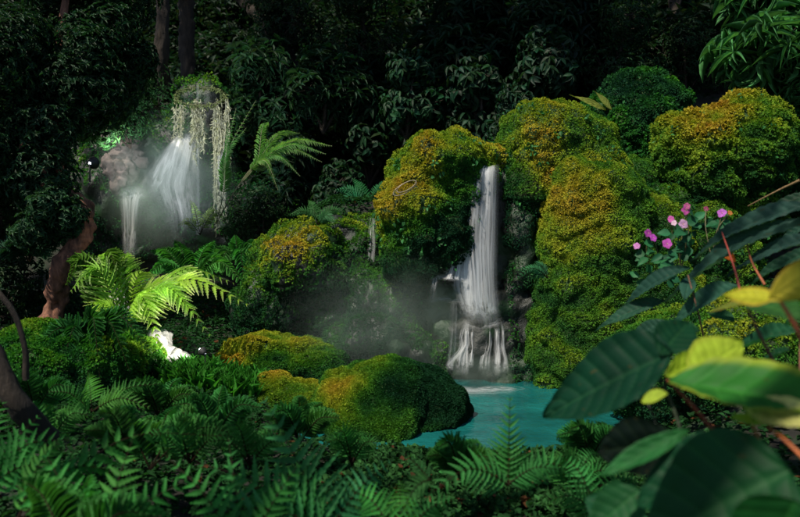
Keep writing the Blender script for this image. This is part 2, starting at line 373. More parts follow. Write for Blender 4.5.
boulder('boulder', 'tall boulder capped with golden orange moss directly left of the main waterfall',
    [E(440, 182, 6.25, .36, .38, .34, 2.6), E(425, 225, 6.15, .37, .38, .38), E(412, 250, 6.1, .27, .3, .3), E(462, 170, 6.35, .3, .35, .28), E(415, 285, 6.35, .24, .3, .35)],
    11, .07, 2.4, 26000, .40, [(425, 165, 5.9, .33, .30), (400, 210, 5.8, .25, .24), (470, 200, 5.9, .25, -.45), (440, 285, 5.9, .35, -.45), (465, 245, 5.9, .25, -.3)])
boulder('waterfall_cliff', 'dark wet stepped rock face that the main waterfall runs down',
    [(tuple(P(487, 235, 6.75)), (.75, .55, .72), 5), (tuple(P(487, 320, 6.5)), (.7, .52, .33), 4), (tuple(P(470, 345, 6.45)), (.42, .58, .36), 4), (tuple(P(500, 372, 6.4)), (.36, .62, .36), 3), (tuple(P(452, 293, 6.35)), (.2, .4, .1), 3), (tuple(P(517, 270, 6.35)), (.13, .3, .8), 3)],
    23, .05, 3.5, 16000, .12, [], -.12, .024, M_ROCK, cat='rock face', avoid=lambda q: (q[:, 0] > .17) & (q[:, 0] < .84) & (q[:, 2] < 1.66))
boulder('boulder', 'lower dark green rock slope between orange boulder and waterfall base',
    [E(400, 320, 6.45, .5, .45, .42), E(350, 320, 6.6, .45, .4, .5), E(415, 350, 6.3, .26, .42, .28), E(385, 345, 6.2, .5, .4, .25)],
    31, .10, 2.2, 15000, .12, [(430, 285, 5.9, .3, .15)], -.3, .024, M_ROCK, up=.15)
boulder('boulder', 'dark overhanging boulder with orange moss on its brow, above the twin mounds',
    [E(300, 268, 6.5, .38, .4, .3), E(290, 300, 6.5, .4, .35, .4), E(345, 262, 6.9, .45, .35, .32), E(270, 290, 6.45, .2, .3, .4), E(370, 245, 7.1, .35, .3, .25)],
    41, .09, 2.3, 16000, .12, [(290, 235, 6.2, .22, .42), (265, 262, 6.2, .2, .3), (310, 245, 6.2, .2, .25), (290, 300, 6.1, .35, -.1)], -.3, .026, M_ROCK, up=.3)
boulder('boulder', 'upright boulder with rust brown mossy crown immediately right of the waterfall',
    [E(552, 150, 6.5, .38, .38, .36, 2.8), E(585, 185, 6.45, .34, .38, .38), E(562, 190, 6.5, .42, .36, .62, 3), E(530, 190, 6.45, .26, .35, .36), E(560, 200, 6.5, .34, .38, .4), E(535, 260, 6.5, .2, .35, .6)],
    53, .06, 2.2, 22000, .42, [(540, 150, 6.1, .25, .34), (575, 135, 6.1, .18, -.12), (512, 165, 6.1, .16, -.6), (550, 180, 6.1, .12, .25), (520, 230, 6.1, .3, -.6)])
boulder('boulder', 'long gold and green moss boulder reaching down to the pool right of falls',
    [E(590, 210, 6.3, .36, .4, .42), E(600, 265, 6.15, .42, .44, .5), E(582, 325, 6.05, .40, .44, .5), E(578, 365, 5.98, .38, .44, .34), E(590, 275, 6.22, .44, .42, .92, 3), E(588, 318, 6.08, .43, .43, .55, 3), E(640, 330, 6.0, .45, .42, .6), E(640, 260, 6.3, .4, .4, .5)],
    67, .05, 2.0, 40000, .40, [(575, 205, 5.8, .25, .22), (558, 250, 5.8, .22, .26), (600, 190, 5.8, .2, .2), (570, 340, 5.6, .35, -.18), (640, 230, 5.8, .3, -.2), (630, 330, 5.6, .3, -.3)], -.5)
boulder('boulder', 'green mossy saddle boulder lying between gold column and large round boulder',
    [E(655, 235, 6.5, .45, .4, .42), E(625, 195, 6.7, .35, .35, .3), E(690, 270, 6.3, .5, .4, .5)],
    71, .07, 2.3, 22000, .34, [(650, 190, 6.2, .25, .15), (650, 260, 6.1, .4, -.05)])
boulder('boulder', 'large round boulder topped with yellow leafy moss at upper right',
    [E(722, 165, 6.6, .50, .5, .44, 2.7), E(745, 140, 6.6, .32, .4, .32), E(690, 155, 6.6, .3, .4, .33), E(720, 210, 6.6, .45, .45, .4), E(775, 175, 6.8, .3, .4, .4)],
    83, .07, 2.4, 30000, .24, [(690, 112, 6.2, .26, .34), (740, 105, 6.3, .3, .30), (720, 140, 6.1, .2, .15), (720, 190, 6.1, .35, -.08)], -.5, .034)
boulder('boulder', 'shaded dark green boulder set back between the two tall mossy boulders',
    [E(628, 140, 7.2, .42, .4, .36), E(640, 110, 7.5, .4, .4, .3)],
    97, .08, 2.4, 16000, .06, [], -.6, .036, up=.1)
boulder('boulder', 'low domed green island mound in front of the turquoise pool',
    [((-.07, 5.0, -.03), (.46, .44, .345), 2.3), ((-.32, 4.98, -.02), (.28, .4, .29), 2.3), ((.16, 4.97, -.07), (.28, .38, .30), 2.3), ((-.16, 4.72, -.12), (.36, .34, .28), 2.3)],
    103, .035, 2.2, 36000, .02, [(345, 382, 4.9, .16, .5), (385, 360, 5.0, .15, .4), (330, 395, 4.7, .17, .35), (450, 400, 4.8, .3, -.12)], -.8, .019, up=.16, minz=-.95)
boulder('boulder', 'dark hollowed mound rimmed with yellow moss behind the island mound',
    [((-.95, 5.6, .08), (.36, .36, .31), 2.3), ((-.68, 5.6, .08), (.32, .34, .27), 2.3), ((-1.14, 5.55, .06), (.26, .3, .26), 2.3)],
    113, .05, 2.6, 22000, .16, [(235, 350, 5.4, .22, .5), (290, 345, 5.5, .2, .4), (215, 375, 5.2, .2, .4), (310, 352, 5.5, .15, .3), (280, 372, 5.3, .2, -.3)], -.6, .022, up=.3)
boulder('boulder', 'small yellow mossy knob at the left foot of the island mound',
    [((-.83, 5.05, .08), (.2, .2, .14), 2.3), ((-.62, 5.0, .05), (.2, .2, .12), 2.3)],
    127, .03, 3, 8000, .5, [], -.8, .02)
boulder('boulder', 'mossy bank boulder under the broad lime leaves at lower right',
    [E(690, 380, 4.7, .5, .4, .3), E(770, 350, 4.6, .45, .4, .3), E(720, 350, 5.0, .6, .4, .25)],
    131, .07, 2.4, 16000, .18, [(760, 330, 4.3, .3, .15)], -.5, .026)
boulder('boulder', 'bushy green moss hummock under the bright fern at left',
    [E(78, 365, 4.9, .36, .35, .2), E(115, 358, 5.1, .24, .3, .14), E(60, 380, 4.7, .35, .3, .2), E(40, 350, 5.2, .3, .3, .15)],
    139, .06, 2.6, 16000, .2, [(190, 378, 4.7, .2, .25)], -.6, .028)
boulder('boulder', 'dark cliff rock behind the misty left waterfall',
    [E(165, 200, 9.6, .9, .6, 1.0, 3), E(110, 190, 9.4, .6, .5, .9), E(250, 215, 9.4, .8, .5, .5), E(197, 130, 9.3, .27, .3, .5, 3)],
    149, .12, 1.6, 9000, .12, [], .0, .04, M_ROCK, voxel=.05)
boulder('pale_stone', 'pale bare stone lit by the garden spotlight beneath the bright fern',
    [E(163, 350, 5.45, .07, .09, .14, 3, 15), E(176, 364, 5.4, .08, .09, .07, 3), E(150, 368, 5.4, .09, .08, .12, 3)], 151, .06, 5, 0, mat=M_PALE, voxel=.015, cat='stone', group='pale stones under the bright fern')
boulder('pale_stone', 'narrow pale stone standing half hidden behind the bright fern fronds',
    [E(116, 305, 5.7, .07, .08, .14), E(124, 318, 5.7, .05, .06, .08)], 157, .02, 5, 0, mat=M_PALE, voxel=.015, cat='stone', group='pale stones under the bright fern')
boulder('pale_stone', 'pale rounded stone on the ground at the far left edge',
    [E(22, 350, 5.2, .08, .08, .05), E(38, 345, 5.3, .05, .06, .04)], 163, .02, 5, 0, mat=M_PALE, voxel=.015, cat='stone', group='pale stones under the bright fern')
boulder('pale_stone', 'jagged pinkish pale rock beside the leaves left of the misty waterfall',
    [E(126, 148, 8.6, .11, .1, .22, 3, 20), E(118, 172, 8.5, .13, .1, .14, 3)], 167, .13, 6, 0, mat=M_DULL, voxel=.018, cat='stone')

# ------------------------------------------------------------------ water
def flow(mb, path, n=40, m=14, seed=0, bulge=.05, b0=1, fade=(0, 0)):
    """curved sheet: path = list of (left point, right point) down the fall; col = (u, v, opacity)"""
    Ls = spline([p[0] for p in path], n); Rs = spline([p[1] for p in path], n); v = []; c = []; f = []
    for i in range(n + 1):
        for j in range(m + 1):
            u = j / m; q = Ls[i].lerp(Rs[i], u)
            wob = nz((u * 5, i / n * 1.2, 0), 1, seed)
            q = q + Vector((0, -bulge * math.sin(math.pi * u) - .035 * wob, 0))
            op = b0 * (sm(0, fade[0], i / n) if fade[0] else 1) * (1 - sm(1 - fade[1], 1, i / n) if fade[1] else 1)
            v.append(q); c.append((u, i / n + seed, op))
    for i in range(n):
        for j in range(m):
            a = i * (m + 1) + j; f.append((a, a + 1, a + m + 2, a + m + 1))
    mb.add([tuple(q) for q in v], f, np.array(c))
def F(mat, name, root, path, org, **kw):
    mb = MB(); flow(mb, [(P(*a), P(*b)) for a, b in path], **kw)
    return mb.build(name, mat, root, org)
o0 = P(480, 375, 5.7)
fall = empty('waterfall', o0, 'silky white main waterfall dropping over dark ledges into the turquoise pool', 'waterfall')
for k, s in enumerate((1.3, 5.1, 8.7)):
    e = (0, 4, -3)[k]
    F(M_FLOW, 'water_curtain', fall, [((474 - e, 162, 6.36), (498, 161, 6.36)), ((466, 170, 6.12 - .03 * k), (500, 170, 6.12 - .03 * k)), ((461 + e * .6, 200, 6.06 - .03 * k), (500, 200, 6.06 - .03 * k)), ((452 + 2 * k, 240, 6.02 - .04 * k), (499, 240, 6.02 - .04 * k)), ((446 + 7 * k, 282, 5.98 - .05 * k), (499, 285, 5.98 - .05 * k)), ((460 + e, 322, 5.92 - .03 * k), (504, 327, 5.92 - .03 * k))], o0, seed=s, n=50, bulge=.07, fade=(0, .12))
F(M_FLOW, 'water_curtain', fall, [((470, 165, 6.05), (484, 165, 6.05)), ((458, 215, 5.96), (476, 215, 5.96)), ((444, 268, 5.9), (470, 270, 5.9)), ((436, 280, 5.86), (472, 284, 5.86))], o0, seed=11.3, n=40, bulge=.04, fade=(.15, .2))
F(M_FLOW, 'ledge_water', fall, [((428, 271, 6.05), (434, 280, 5.85)), ((450, 270, 6.05), (455, 281, 5.85)), ((474, 268, 6.0), (474, 288, 5.83))], o0, seed=2.2, m=8, n=20, bulge=.01, fade=(.2, .2))
F(M_FLOW2, 'ledge_water', fall, [((424, 296, 6.0), (428, 301, 5.9)), ((450, 296, 6.0), (450, 304, 5.88)), ((474, 298, 6.0), (474, 307, 5.86))], o0, seed=7.2, m=6, n=20, bulge=0, fade=(.2, .2))
F(M_FLOW2, 'side_trickle', fall, [((430, 277, 5.86), (441, 278, 5.86)), ((430, 288, 5.84), (438, 289, 5.84)), ((429, 302, 5.84), (437, 303, 5.84))], o0, seed=3.2, m=6, n=16, bulge=.01)
F(M_FLOW2, 'side_trickle', fall, [((450, 303, 5.86), (458, 303, 5.86)), ((448, 335, 5.82), (458, 335, 5.82)), ((444, 366, 5.76), (456, 366, 5.76))], o0, seed=3.9, m=6, n=16, bulge=.01)
for s, t0, t1, m0, m1, b0_, b1_, yb in ((4.4, 462, 472, 463, 470, 454, 467, 375), (5.7, 464, 468, 459, 463, 446, 455, 371), (9.9, 470, 476, 470, 474, 466, 474, 368), (12.3, 487, 493, 488, 492, 483, 491, 376), (14.1, 493, 502, 494, 501, 491, 503, 378), (17.7, 482, 487, 483, 486, 478, 484, 372), (19.1, 499, 504, 501, 505, 501, 509, 374), (21.1, 466, 471, 464, 468, 460, 470, 378)):
    jx = (s * 7 % 5) - 2
    F(M_SOFT, 'lower_cascade', fall, [((t0, 317 + jx, 5.95), (t1, 318 + jx, 5.95)), ((m0, 333 + jx, 5.87), (m1, 333 + jx, 5.87)), ((m0 - 1, 345 + jx, 5.84), (m1 + 1, 345 + jx, 5.84)), ((b0_ + 1, 358 + jx, 5.77), (b1_, 359 + jx, 5.77)), ((b0_ - 2, yb, 5.66), (b1_ + 1, yb + 1, 5.66))], o0, seed=s, m=8, n=30, bulge=.02, fade=(.3, .25))
F(M_SOFT, 'ledge_water', fall, [((462, 316, 6.0), (461, 327, 5.86)), ((480, 319, 6.0), (482, 330, 5.84)), ((503, 314, 6.0), (505, 326, 5.86))], o0, seed=6.9, m=8, n=24, bulge=.01, fade=(.25, .25), b0=.7)
fm = MB()   # thin sheets of froth spreading where the water lands
for cx_, cy_, rx_, ry_, sd in ((.34, 5.6, .2, .1, 1), (.70, 5.58, .22, .1, 4), (.52, 5.52, .34, .12, 7)):
    v = []; c = []; f = []; n, m = 24, 8
    for i in range(n + 1):
        for j in range(m + 1):
            th = 2 * math.pi * i / n; q = j / m
            v.append((cx_ + rx_ * q * math.cos(th), cy_ + ry_ * q * math.sin(th), .006 + .002 * sd / 3)); c.append((.5, q * 2 + sd + .2 * math.sin(3 * th), (1 - q) ** .8))
    for i in range(n):
        for j in range(m): a = i * (m + 1) + j; f.append((a, a + 1, a + m + 2, a + m + 1))
    fm.add(v, f, np.array(c))
fm.build('foam', M_FLOW, fall, o0)

tr_ = empty('thin_waterfall', P(372, 250, 6.8), 'thin faint trickle falling in the dark gap left of the tall golden boulder', 'waterfall')
F(M_FLOW, 'water_curtain', tr_, [((369, 218, 6.72), (378, 218, 6.72)), ((367, 235, 6.6), (377, 235, 6.6)), ((366, 262, 6.5), (376, 262, 6.5))], P(372, 250, 6.8), seed=1.2, m=8, n=16, bulge=.01, b0=.6)

oL = P(170, 260, 8.6)
lf = empty('waterfall', oL, 'pale misty left waterfall spraying in veils behind the bright fern', 'waterfall')
for s, (a, b) in enumerate([(0.05, .45), (.5, .98)]):
    mb = MB(); v = []; c = []; f = []; n, m = 30, 24
    for i in range(n + 1):
        tt = i / n
        for j in range(m + 1):
            ang = math.pi * 2 * (a + (b - a) * j / m); c0 = P(200, 95, 8.8)
            rad = .26 * (.82 + .2 * min(1, tt * 6))
            v.append(tuple(c0 + Vector((rad * math.cos(ang), rad * .55 * math.sin(ang), (.03 if tt < .05 else 0) - tt * 1.25 + .05 * math.sin(min(1, tt * 6) * 1.57)))))
            side = abs(math.cos(ang))
            c.append((j / m, tt + s, (.2 + .8 * side ** 3) * (1 - .8 * sm(.2, .9, tt))))
    for i in range(n):
        for j in range(m):
            k = i * (m + 1) + j; f.append((k, k + 1, k + m + 2, k + m + 1))
    mb.add(v, f, np.array(c)); mb.build('veil', M_VEIL, lf, oL)
F(M_SPRAY, 'spray', lf, [((183, 132, 8.7), (198, 132, 8.7)), ((168, 148, 8.6), (204, 146, 8.6)), ((148, 185, 8.5), (205, 180, 8.5)), ((160, 215, 8.45), (205, 215, 8.45)), ((172, 252, 8.4), (196, 252, 8.4))], oL, seed=2.1, n=40, m=18, bulge=.12, fade=(.15, .7))
F(M_SPRAY, 'spray', lf, [((176, 135, 8.6), (190, 135, 8.6)), ((160, 150, 8.5), (192, 150, 8.5)), ((140, 175, 8.45), (190, 190, 8.45)), ((125, 200, 8.4), (190, 215, 8.4))], oL, seed=5.1, n=40, m=18, bulge=.1, fade=(.2, .7))
F(M_SPRAY, 'stream', lf, [((112, 184, 8.5), (154, 182, 8.5)), ((119, 208, 8.45), (144, 208, 8.45)), ((122, 268, 8.35), (138, 268, 8.35))], oL, seed=3.1, n=30, m=8, bulge=.03, fade=(.4, .35))
F(M_FLOW2, 'stream', lf, [((196, 85, 8.55), (199, 85, 8.55)), ((196, 150, 8.5), (200, 150, 8.5)), ((195, 235, 8.45), (201, 235, 8.45))], oL, seed=6.1, n=30, m=4, bulge=.01)
F(M_FLOW, 'stream', lf, [((214, 118, 8.55), (226, 116, 8.55)), ((216, 160, 8.5), (229, 160, 8.5)), ((218, 210, 8.45), (228, 210, 8.45))], oL, seed=9.1, n=30, m=6, bulge=.03, fade=(.1, .5), b0=.7)

hb = P(222, 108, 8.5); hs = MB()
tube(hs, [P(200 + 25 * math.cos(a), 96 + 9 * math.sin(a), 8.55 - .12 * math.sin(a)) for a in np.linspace(0, 6.28, 30)], .005, (.12, .13, .07), 5, .8)
ra = rng.uniform(0, 6.28, 260); rq = np.array([P(200 + 25 * math.cos(a), 96 + 9 * math.sin(a), 8.55 - .12 * math.sin(a))[:] for a in ra])
scatter(hs, T_SMALL, rq + rng.normal(0, .012, rq.shape), rng.normal(0, .6, rq.shape) + np.array([0, 0, -.6]), rng.normal(0, 1, rq.shape), .045, .009, np.array([.13, .17, .07]) * rng.uniform(.5, 1.4, (260, 1)))
for k in range(46):
    x0 = random.choice((random.uniform(213, 229), random.uniform(213, 229), random.uniform(174, 184), random.uniform(190, 204))); y0 = random.uniform(98, 112); ln = random.uniform(45, 125) if x0 > 210 else random.uniform(20, 60)
    pts = [P(x0 + random.uniform(-1.5, 1.5), y0 + ln * q / 6, 8.5 + random.uniform(-.03, .03)) for q in range(7)]
    tube(hs, spline(pts, 14), .004, (.42, .42, .32), 4)
    sp = spline(pts, 40); q = np.array([p_[:] for p_ in sp])
    scatter(hs, T_SMALL, q, rng.normal(0, .6, q.shape) + np.array([0, 0, -.9]), rng.normal(0, 1, q.shape), .05, .006, np.array([.38, .39, .28]) * rng.uniform(.6, 1.3, (len(q), 1)))
tag(hs.build('hanging_moss', M_MOSS, None, hb), 'pale strands of moss hanging from a rim around the misty left waterfall', 'moss')
# ------------------------------------------------------------------ ferns
def frond(name, root, org, cps, width, mat, col, style='tooth', n=22, up=(0, 0, 1), stipe=.15, ang=22, droop=.25, tipcol=None, rcol=(.03, .02, .01), rr=.004, jit=.12, shape=0):
    pts = spline(cps, 24); mb = MB(); Lr = sum((pts[i + 1] - pts[i]).length for i in range(24))
    tube(mb, pts, [rr * (1 - .8 * i / 24) for i in range(25)], rcol, 5)
    up = Vector(up).normalized(); pos = []; dd = []; nn = []; LL = []
    for i in range(n):
        s = stipe + (1 - stipe) * (i + .5) / n; k = min(int(s * 24), 23); p = pts[k].lerp(pts[k + 1], s * 24 - k); t = (pts[k + 1] - pts[k]).normalized()
        side = t.cross(up).normalized(); nrm = side.cross(t).normalized(); u = (s - stipe) / (1 - stipe)
        env = (1 - u) ** .8 * (.62 + .38 * min(1, u * 4)) if shape == 0 else math.sin(math.pi * (u * .86 + .1)) ** .7
        for sg in (-1, 1):
            L_ = width * env * (1 + random.uniform(-jit, jit)) + .008; a = R(ang + 20 * u + random.uniform(-6, 6))
            d = side * sg * math.cos(a) + t * math.sin(a) - nrm * (droop * random.uniform(.6, 1.3)); pos.append(p); dd.append(d.normalized()); nn.append((nrm + d * .2 + Vector((random.uniform(-.2, .2), random.uniform(-.2, .2), 0))).normalized()); LL.append(L_)
    pos, dd, nn, LL = map(np.array, (pos, dd, nn, LL)); K = len(pos)
    gap = Lr * (1 - stipe) / n; cc = np.array(col) * rng.uniform(.75, 1.25, (K, 1))
    if style == 'wide': scatter(mb, T_WIDE, pos, dd, nn, LL, np.minimum(gap * .44, LL * .2), cc, tipcol)
    elif style == 'tooth': scatter(mb, T_PINNA, pos, dd, nn, LL, np.minimum(gap * .8, LL * .3), cc, tipcol)
    elif style == 'lance': scatter(mb, T_LANCE, pos, dd, nn, LL, np.minimum(gap * .34, LL * .16), cc, tipcol)
    else:   # twice divided
        q = 9; xs_ = nrmz(np.cross(dd, nn)); n2 = np.cross(xs_, dd)
        for j in range(q):
            u = (j + .4) / q; pp = pos + dd * (LL * u)[:, None] - n2 * (LL * .16 * u * u)[:, None]
            for sg in (-1, 1):
                l2 = np.minimum(gap * .75, LL * .35) * (1 - u) ** .6 + .003
                d2 = xs_ * sg + dd * .55 - n2 * .15
                scatter(mb, T_SMALL, pp, d2, n2 + rng.normal(0, .15, (K, 3)), l2, LL / q * .55, cc * rng.uniform(.8, 1.2, (K, 1)), tipcol)
        scatter(mb, T_LANCE, pos, dd, n2, LL, .0015, cc * .8)
    return mb.build(name, mat, root, org)
def fern(label, base, tips, width, col, style='tooth', n=22, group=None, arch=.4, cat='fern', name='fern', tipcol=None, mat=None, **kw):
    """tips: (px, py, depth[, up-vector]) ; fronds arch from the crown to each tip"""
    b = P(*base); root = empty(name, b, label, cat, group)
    for tp in tips:
        e = P(*tp[:3]); up = tp[3] if len(tp) > 3 else (0, -.25, 1); a = tp[4] if len(tp) > 4 else arch
        mid = b.lerp(e, .5) + Vector((0, 0, (e - b).length * a)); m1 = b.lerp(mid, .55) + Vector((0, 0, .12 * (e - b).length * a))
        w = width * (tp[5] if len(tp) > 5 else 1)
        frond('frond', root, b, [b, m1, mid.lerp(e, .12), e], w, mat or M_FERN, np.array(col) * random.uniform(.85, 1.15), style, n, up, tipcol=tipcol, **kw)
    return root
GF = 'ferns in the foreground undergrowth'; MF = 'ferns round the misty left waterfall'
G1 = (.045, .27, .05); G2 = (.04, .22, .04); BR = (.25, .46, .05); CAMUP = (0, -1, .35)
fern('fern with one upright triangular frond overlapping the turquoise pool at bottom centre', (508, 485, 2.5),
     [(510, 396, 2.55, (0, -1, .1), 0), (425, 498, 2.35, (0, -.8, .6), .25), (560, 470, 2.5, (0, -.8, .6), .2, .7), (600, 500, 2.6, CAMUP, .3, .8)], .105, (.04, .20, .05), 'wide', group=GF, n=13, stipe=.05, droop=.1)
fern('small pale green fern curling left beside the reddish leaf clump at bottom centre', (430, 480, 2.3),
     [(402, 452, 2.3, CAMUP, .05, .6), (400, 515, 2.2, CAMUP, .2)], .05, (.05, .2, .05), 'wide', group=GF, n=9, stipe=.05, droop=.1)
fern('largest dark green fern fanning wide across the bottom left of centre', (330, 530, 2.25),
     [(262, 396, 2.45, CAMUP, .03, 1.1), (196, 462, 2.3, CAMUP, .08, 1.0), (392, 462, 2.5, CAMUP, .1, .8), (185, 525, 2.2, CAMUP, .15, .9)], .155, (.04, .21, .06), 'wide', group=GF, n=12, stipe=.06, droop=.12)
fern('arching fern with drooping pinnae stretched left of the largest dark fern', (15, 530, 2.3),
     [(222, 436, 2.6, CAMUP, .22, 1.0), (120, 470, 2.4, CAMUP, .3, .9), (60, 440, 2.4, CAMUP, .2)], .12, (.06, .26, .045), 'wide', group=GF, n=13, droop=.5)
fern('fern with feathery fronds cut by the left edge of the view', (-25, 500, 2.6),
     [(75, 440, 2.7, CAMUP, .25), (40, 415, 2.8, CAMUP, .1), (85, 490, 2.6, CAMUP, .3), (5, 400, 2.9, CAMUP, .1)], .12, (.05, .24, .045), 'wide', group=GF, n=11)
fern('low spreading star shaped fern in the dark hollow below the moss hummock', (92, 412, 3.6),
     [(160, 384, 3.7, CAMUP, .15), (48, 392, 3.6, CAMUP, .2), (62, 425, 3.4, CAMUP, .2), (150, 408, 3.4, CAMUP, .15), (88, 372, 3.9, CAMUP, .1)], .09, (.05, .20, .035), 'wide', group=GF, n=15)
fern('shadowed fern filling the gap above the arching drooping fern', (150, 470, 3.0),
     [(210, 420, 3.2, CAMUP, .3), (110, 425, 3.1, CAMUP, .3), (180, 405, 3.4, CAMUP, .2), (250, 440, 3.1, CAMUP, .3)], .10, G2, 'bi', group=GF, n=18)
fern('dim fern beneath the big dark leaves right of the upright frond', (600, 520, 2.6),
     [(560, 455, 2.8, CAMUP, .2), (640, 480, 2.7, CAMUP, .3), (545, 500, 2.5, CAMUP, .2)], .09, G2, 'wide', group=GF, n=12)
fern('dark fern at the bottom edge between the largest fern and small pale fern', (400, 545, 2.2),
     [(345, 490, 2.4, CAMUP, .2), (455, 500, 2.3, CAMUP, .2), (400, 480, 2.6, CAMUP, .1)], .10, G2, 'wide', group=GF, n=12)
fern('fern in the bottom left corner under the arching fronds', (70, 560, 2.0),
     [(20, 480, 2.2, CAMUP, .2), (130, 500, 2.1, CAMUP, .2), (170, 520, 2.1, CAMUP, .3), (90, 475, 2.3, CAMUP, .1)], .11, G2, 'bi', group=GF, n=18)
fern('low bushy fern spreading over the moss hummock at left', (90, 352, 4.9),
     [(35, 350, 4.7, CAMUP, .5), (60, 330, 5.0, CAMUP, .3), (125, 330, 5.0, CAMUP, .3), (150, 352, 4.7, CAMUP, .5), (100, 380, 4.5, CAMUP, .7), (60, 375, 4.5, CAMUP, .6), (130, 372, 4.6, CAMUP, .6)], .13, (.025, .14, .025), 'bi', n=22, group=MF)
fern('tall fern with wide fronds crossing in the bottom left corner', (95, 560, 2.1),
     [(135, 432, 2.35, CAMUP, .04, 1.0), (38, 440, 2.3, CAMUP, .05, 1.0), (190, 478, 2.2, CAMUP, .12, .9), (-15, 470, 2.2, CAMUP, .1, .9)], .13, (.055, .26, .045), 'wide', group=GF, n=11, stipe=.08, droop=.15)
fern('broad fern rising between the bottom left fern and the largest dark fern', (245, 560, 2.15),
     [(228, 438, 2.4, CAMUP, .03, 1.0), (300, 462, 2.3, CAMUP, .08, .9), (165, 455, 2.3, CAMUP, .1, .9)], .12, (.045, .25, .05), 'wide', group=GF, n=11, stipe=.08, droop=.15)
rs_ = random.Random(3)
for lab, bx, by, d, sz, st_ in (
    ('fine lacy fern in shade just left of the yellow mossy knob', 215, 425, 3.6, 42, 'bi'), ('shaded fern between the star shaped fern and the grass', 160, 405, 4.0, 34, 'bi'),
    ('dim fern on the bank below the left foot of the island mound', 300, 430, 3.5, 34, 'bi'), ('small fern in the dark behind the arching drooping fern', 130, 445, 3.1, 40, 'bi'),
    ('dark fern right of the star shaped fern on bare ground', 190, 450, 3.0, 40, 'wide'), ('low fern against the thick dark leaning stem', 50, 430, 3.3, 40, 'wide'),
    ('fern rising before the moss hummock right of the dark leaning stem', 35, 400, 3.9, 36, 'bi'), ('small fern hiding the pool edge below the island mound', 352, 452, 3.3, 24, 'wide'),
    ('fern on the near bank right of the small pale fern', 460, 465, 3.0, 28, 'bi'), ('little fern at the right end of the pool bank', 590, 448, 3.4, 30, 'bi'),
    ('dark fern under the golden moss knob and tallest dark frond', 250, 452, 3.0, 38, 'wide'), ('fern below the near black round leaf', 575, 480, 2.9, 34, 'wide')):
    tips = []
    for k in range(7):
        a = -.25 + k * .62 + rs_.uniform(-.2, .2)
        tips.append((bx + sz * 1.15 * math.cos(a), by - sz * (.25 + .75 * abs(math.sin(a))) * rs_.uniform(.6, 1), d + .25 * math.sin(a * 2), CAMUP, .25))
    fern(lab, (bx, by + 14, d), tips, .085, (.045, .21, .04), st_, group=GF, n=16 if st_ == 'bi' else 13)
# bright fern and the ones behind it
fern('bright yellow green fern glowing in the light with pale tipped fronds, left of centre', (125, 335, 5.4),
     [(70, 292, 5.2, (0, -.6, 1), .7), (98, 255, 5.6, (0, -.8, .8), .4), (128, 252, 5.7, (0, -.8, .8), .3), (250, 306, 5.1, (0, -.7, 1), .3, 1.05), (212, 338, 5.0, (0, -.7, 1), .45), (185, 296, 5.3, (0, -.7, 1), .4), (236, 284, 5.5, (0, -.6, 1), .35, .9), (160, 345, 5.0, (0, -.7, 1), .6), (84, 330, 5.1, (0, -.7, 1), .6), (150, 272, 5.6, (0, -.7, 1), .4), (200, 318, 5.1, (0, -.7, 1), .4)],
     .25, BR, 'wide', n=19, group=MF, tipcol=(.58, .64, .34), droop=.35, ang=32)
fern('tall emerald fern arching over the left shoulder of the bright fern', (100, 325, 5.7),
     [(66, 285, 5.5, (0, -.6, 1), .9), (140, 268, 5.8, (0, -.6, 1), .6), (80, 262, 5.8, (0, -.6, 1), .5), (120, 285, 5.4, (0, -.6, 1), .8)], .17, (.11, .26, .03), 'bi', n=24, group=MF, droop=.45)
fern('soft green fern behind the bright fern, under the misty waterfall', (190, 290, 6.6),
     [(150, 250, 6.8, (0, -.5, 1), .3), (230, 262, 6.5, (0, -.5, 1), .35), (250, 290, 6.3, (0, -.5, 1), .4), (175, 240, 7.0, (0, -.5, 1), .2), (215, 240, 7.0, (0, -.5, 1), .2), (140, 285, 6.3, (0, -.5, 1), .5)], .17, (.07, .27, .045), 'bi', n=22, group=MF)
fern('hanging green fern growing beside the orange browed boulder', (238, 265, 6.9),
     [(200, 255, 6.9, (0, -.5, 1), .3), (262, 248, 6.9, (0, -.5, 1), .3), (215, 285, 6.5, (0, -.5, 1), .5), (245, 300, 6.4, (0, -.5, 1), .5), (262, 285, 6.4, (0, -.5, 1), .5), (235, 235, 7.1, (0, -.5, 1), .15)], .16, (.05, .21, .04), 'bi', n=22, group=MF)
lb = P(216, 224, 7.8); lr_ = empty('fern', lb, 'lacy fern with long lit fronds arching right from the misty waterfall', 'fern', MF)
for tx_, ty_, td_, w_, via in ((332, 146, 7.6, 1, 1), (322, 162, 7.5, .7, 1), (300, 133, 7.9, .9, 1), (268, 122, 8.0, .9, 1), (236, 108, 8.1, .8, 0), (300, 176, 7.5, .6, 1), (246, 128, 8.0, .8, 0), (326, 154, 7.5, .8, 1), (288, 150, 7.8, .7, 1), (278, 190, 7.4, .5, 1), (256, 100, 8.1, .7, 0), (228, 120, 7.9, .6, 0)):
    cp = [lb, P(234, 192, 7.75), P(256, 164, 7.7), P((256 + tx_) / 2, (150 + ty_) / 2 - 7, (7.7 + td_) / 2), P(tx_, ty_, td_)] if via else [lb, P(224, 190, 7.85), P(226, 155, 7.9), P(tx_, ty_, td_)]
    frond('frond', lr_, lb, cp, .15 * w_, M_FERN, np.array((.12, .28, .075)) * random.uniform(.85, 1.15), 'lance', 32, (0, -.75, .8), stipe=.44 if via else .3, ang=38, droop=.3, tipcol=(.24, .38, .16), rcol=(.3, .32, .2), rr=.006)
fern('pale curling little fern at the base of the veil of water', (200, 235, 8.0),
     [(178, 225, 7.9, CAMUP, .4), (215, 205, 8.1, CAMUP, .2), (228, 222, 7.9, CAMUP, .5), (190, 200, 8.2, CAMUP, .2)], .08, (.22, .32, .12), 'lance', n=14, group=MF)
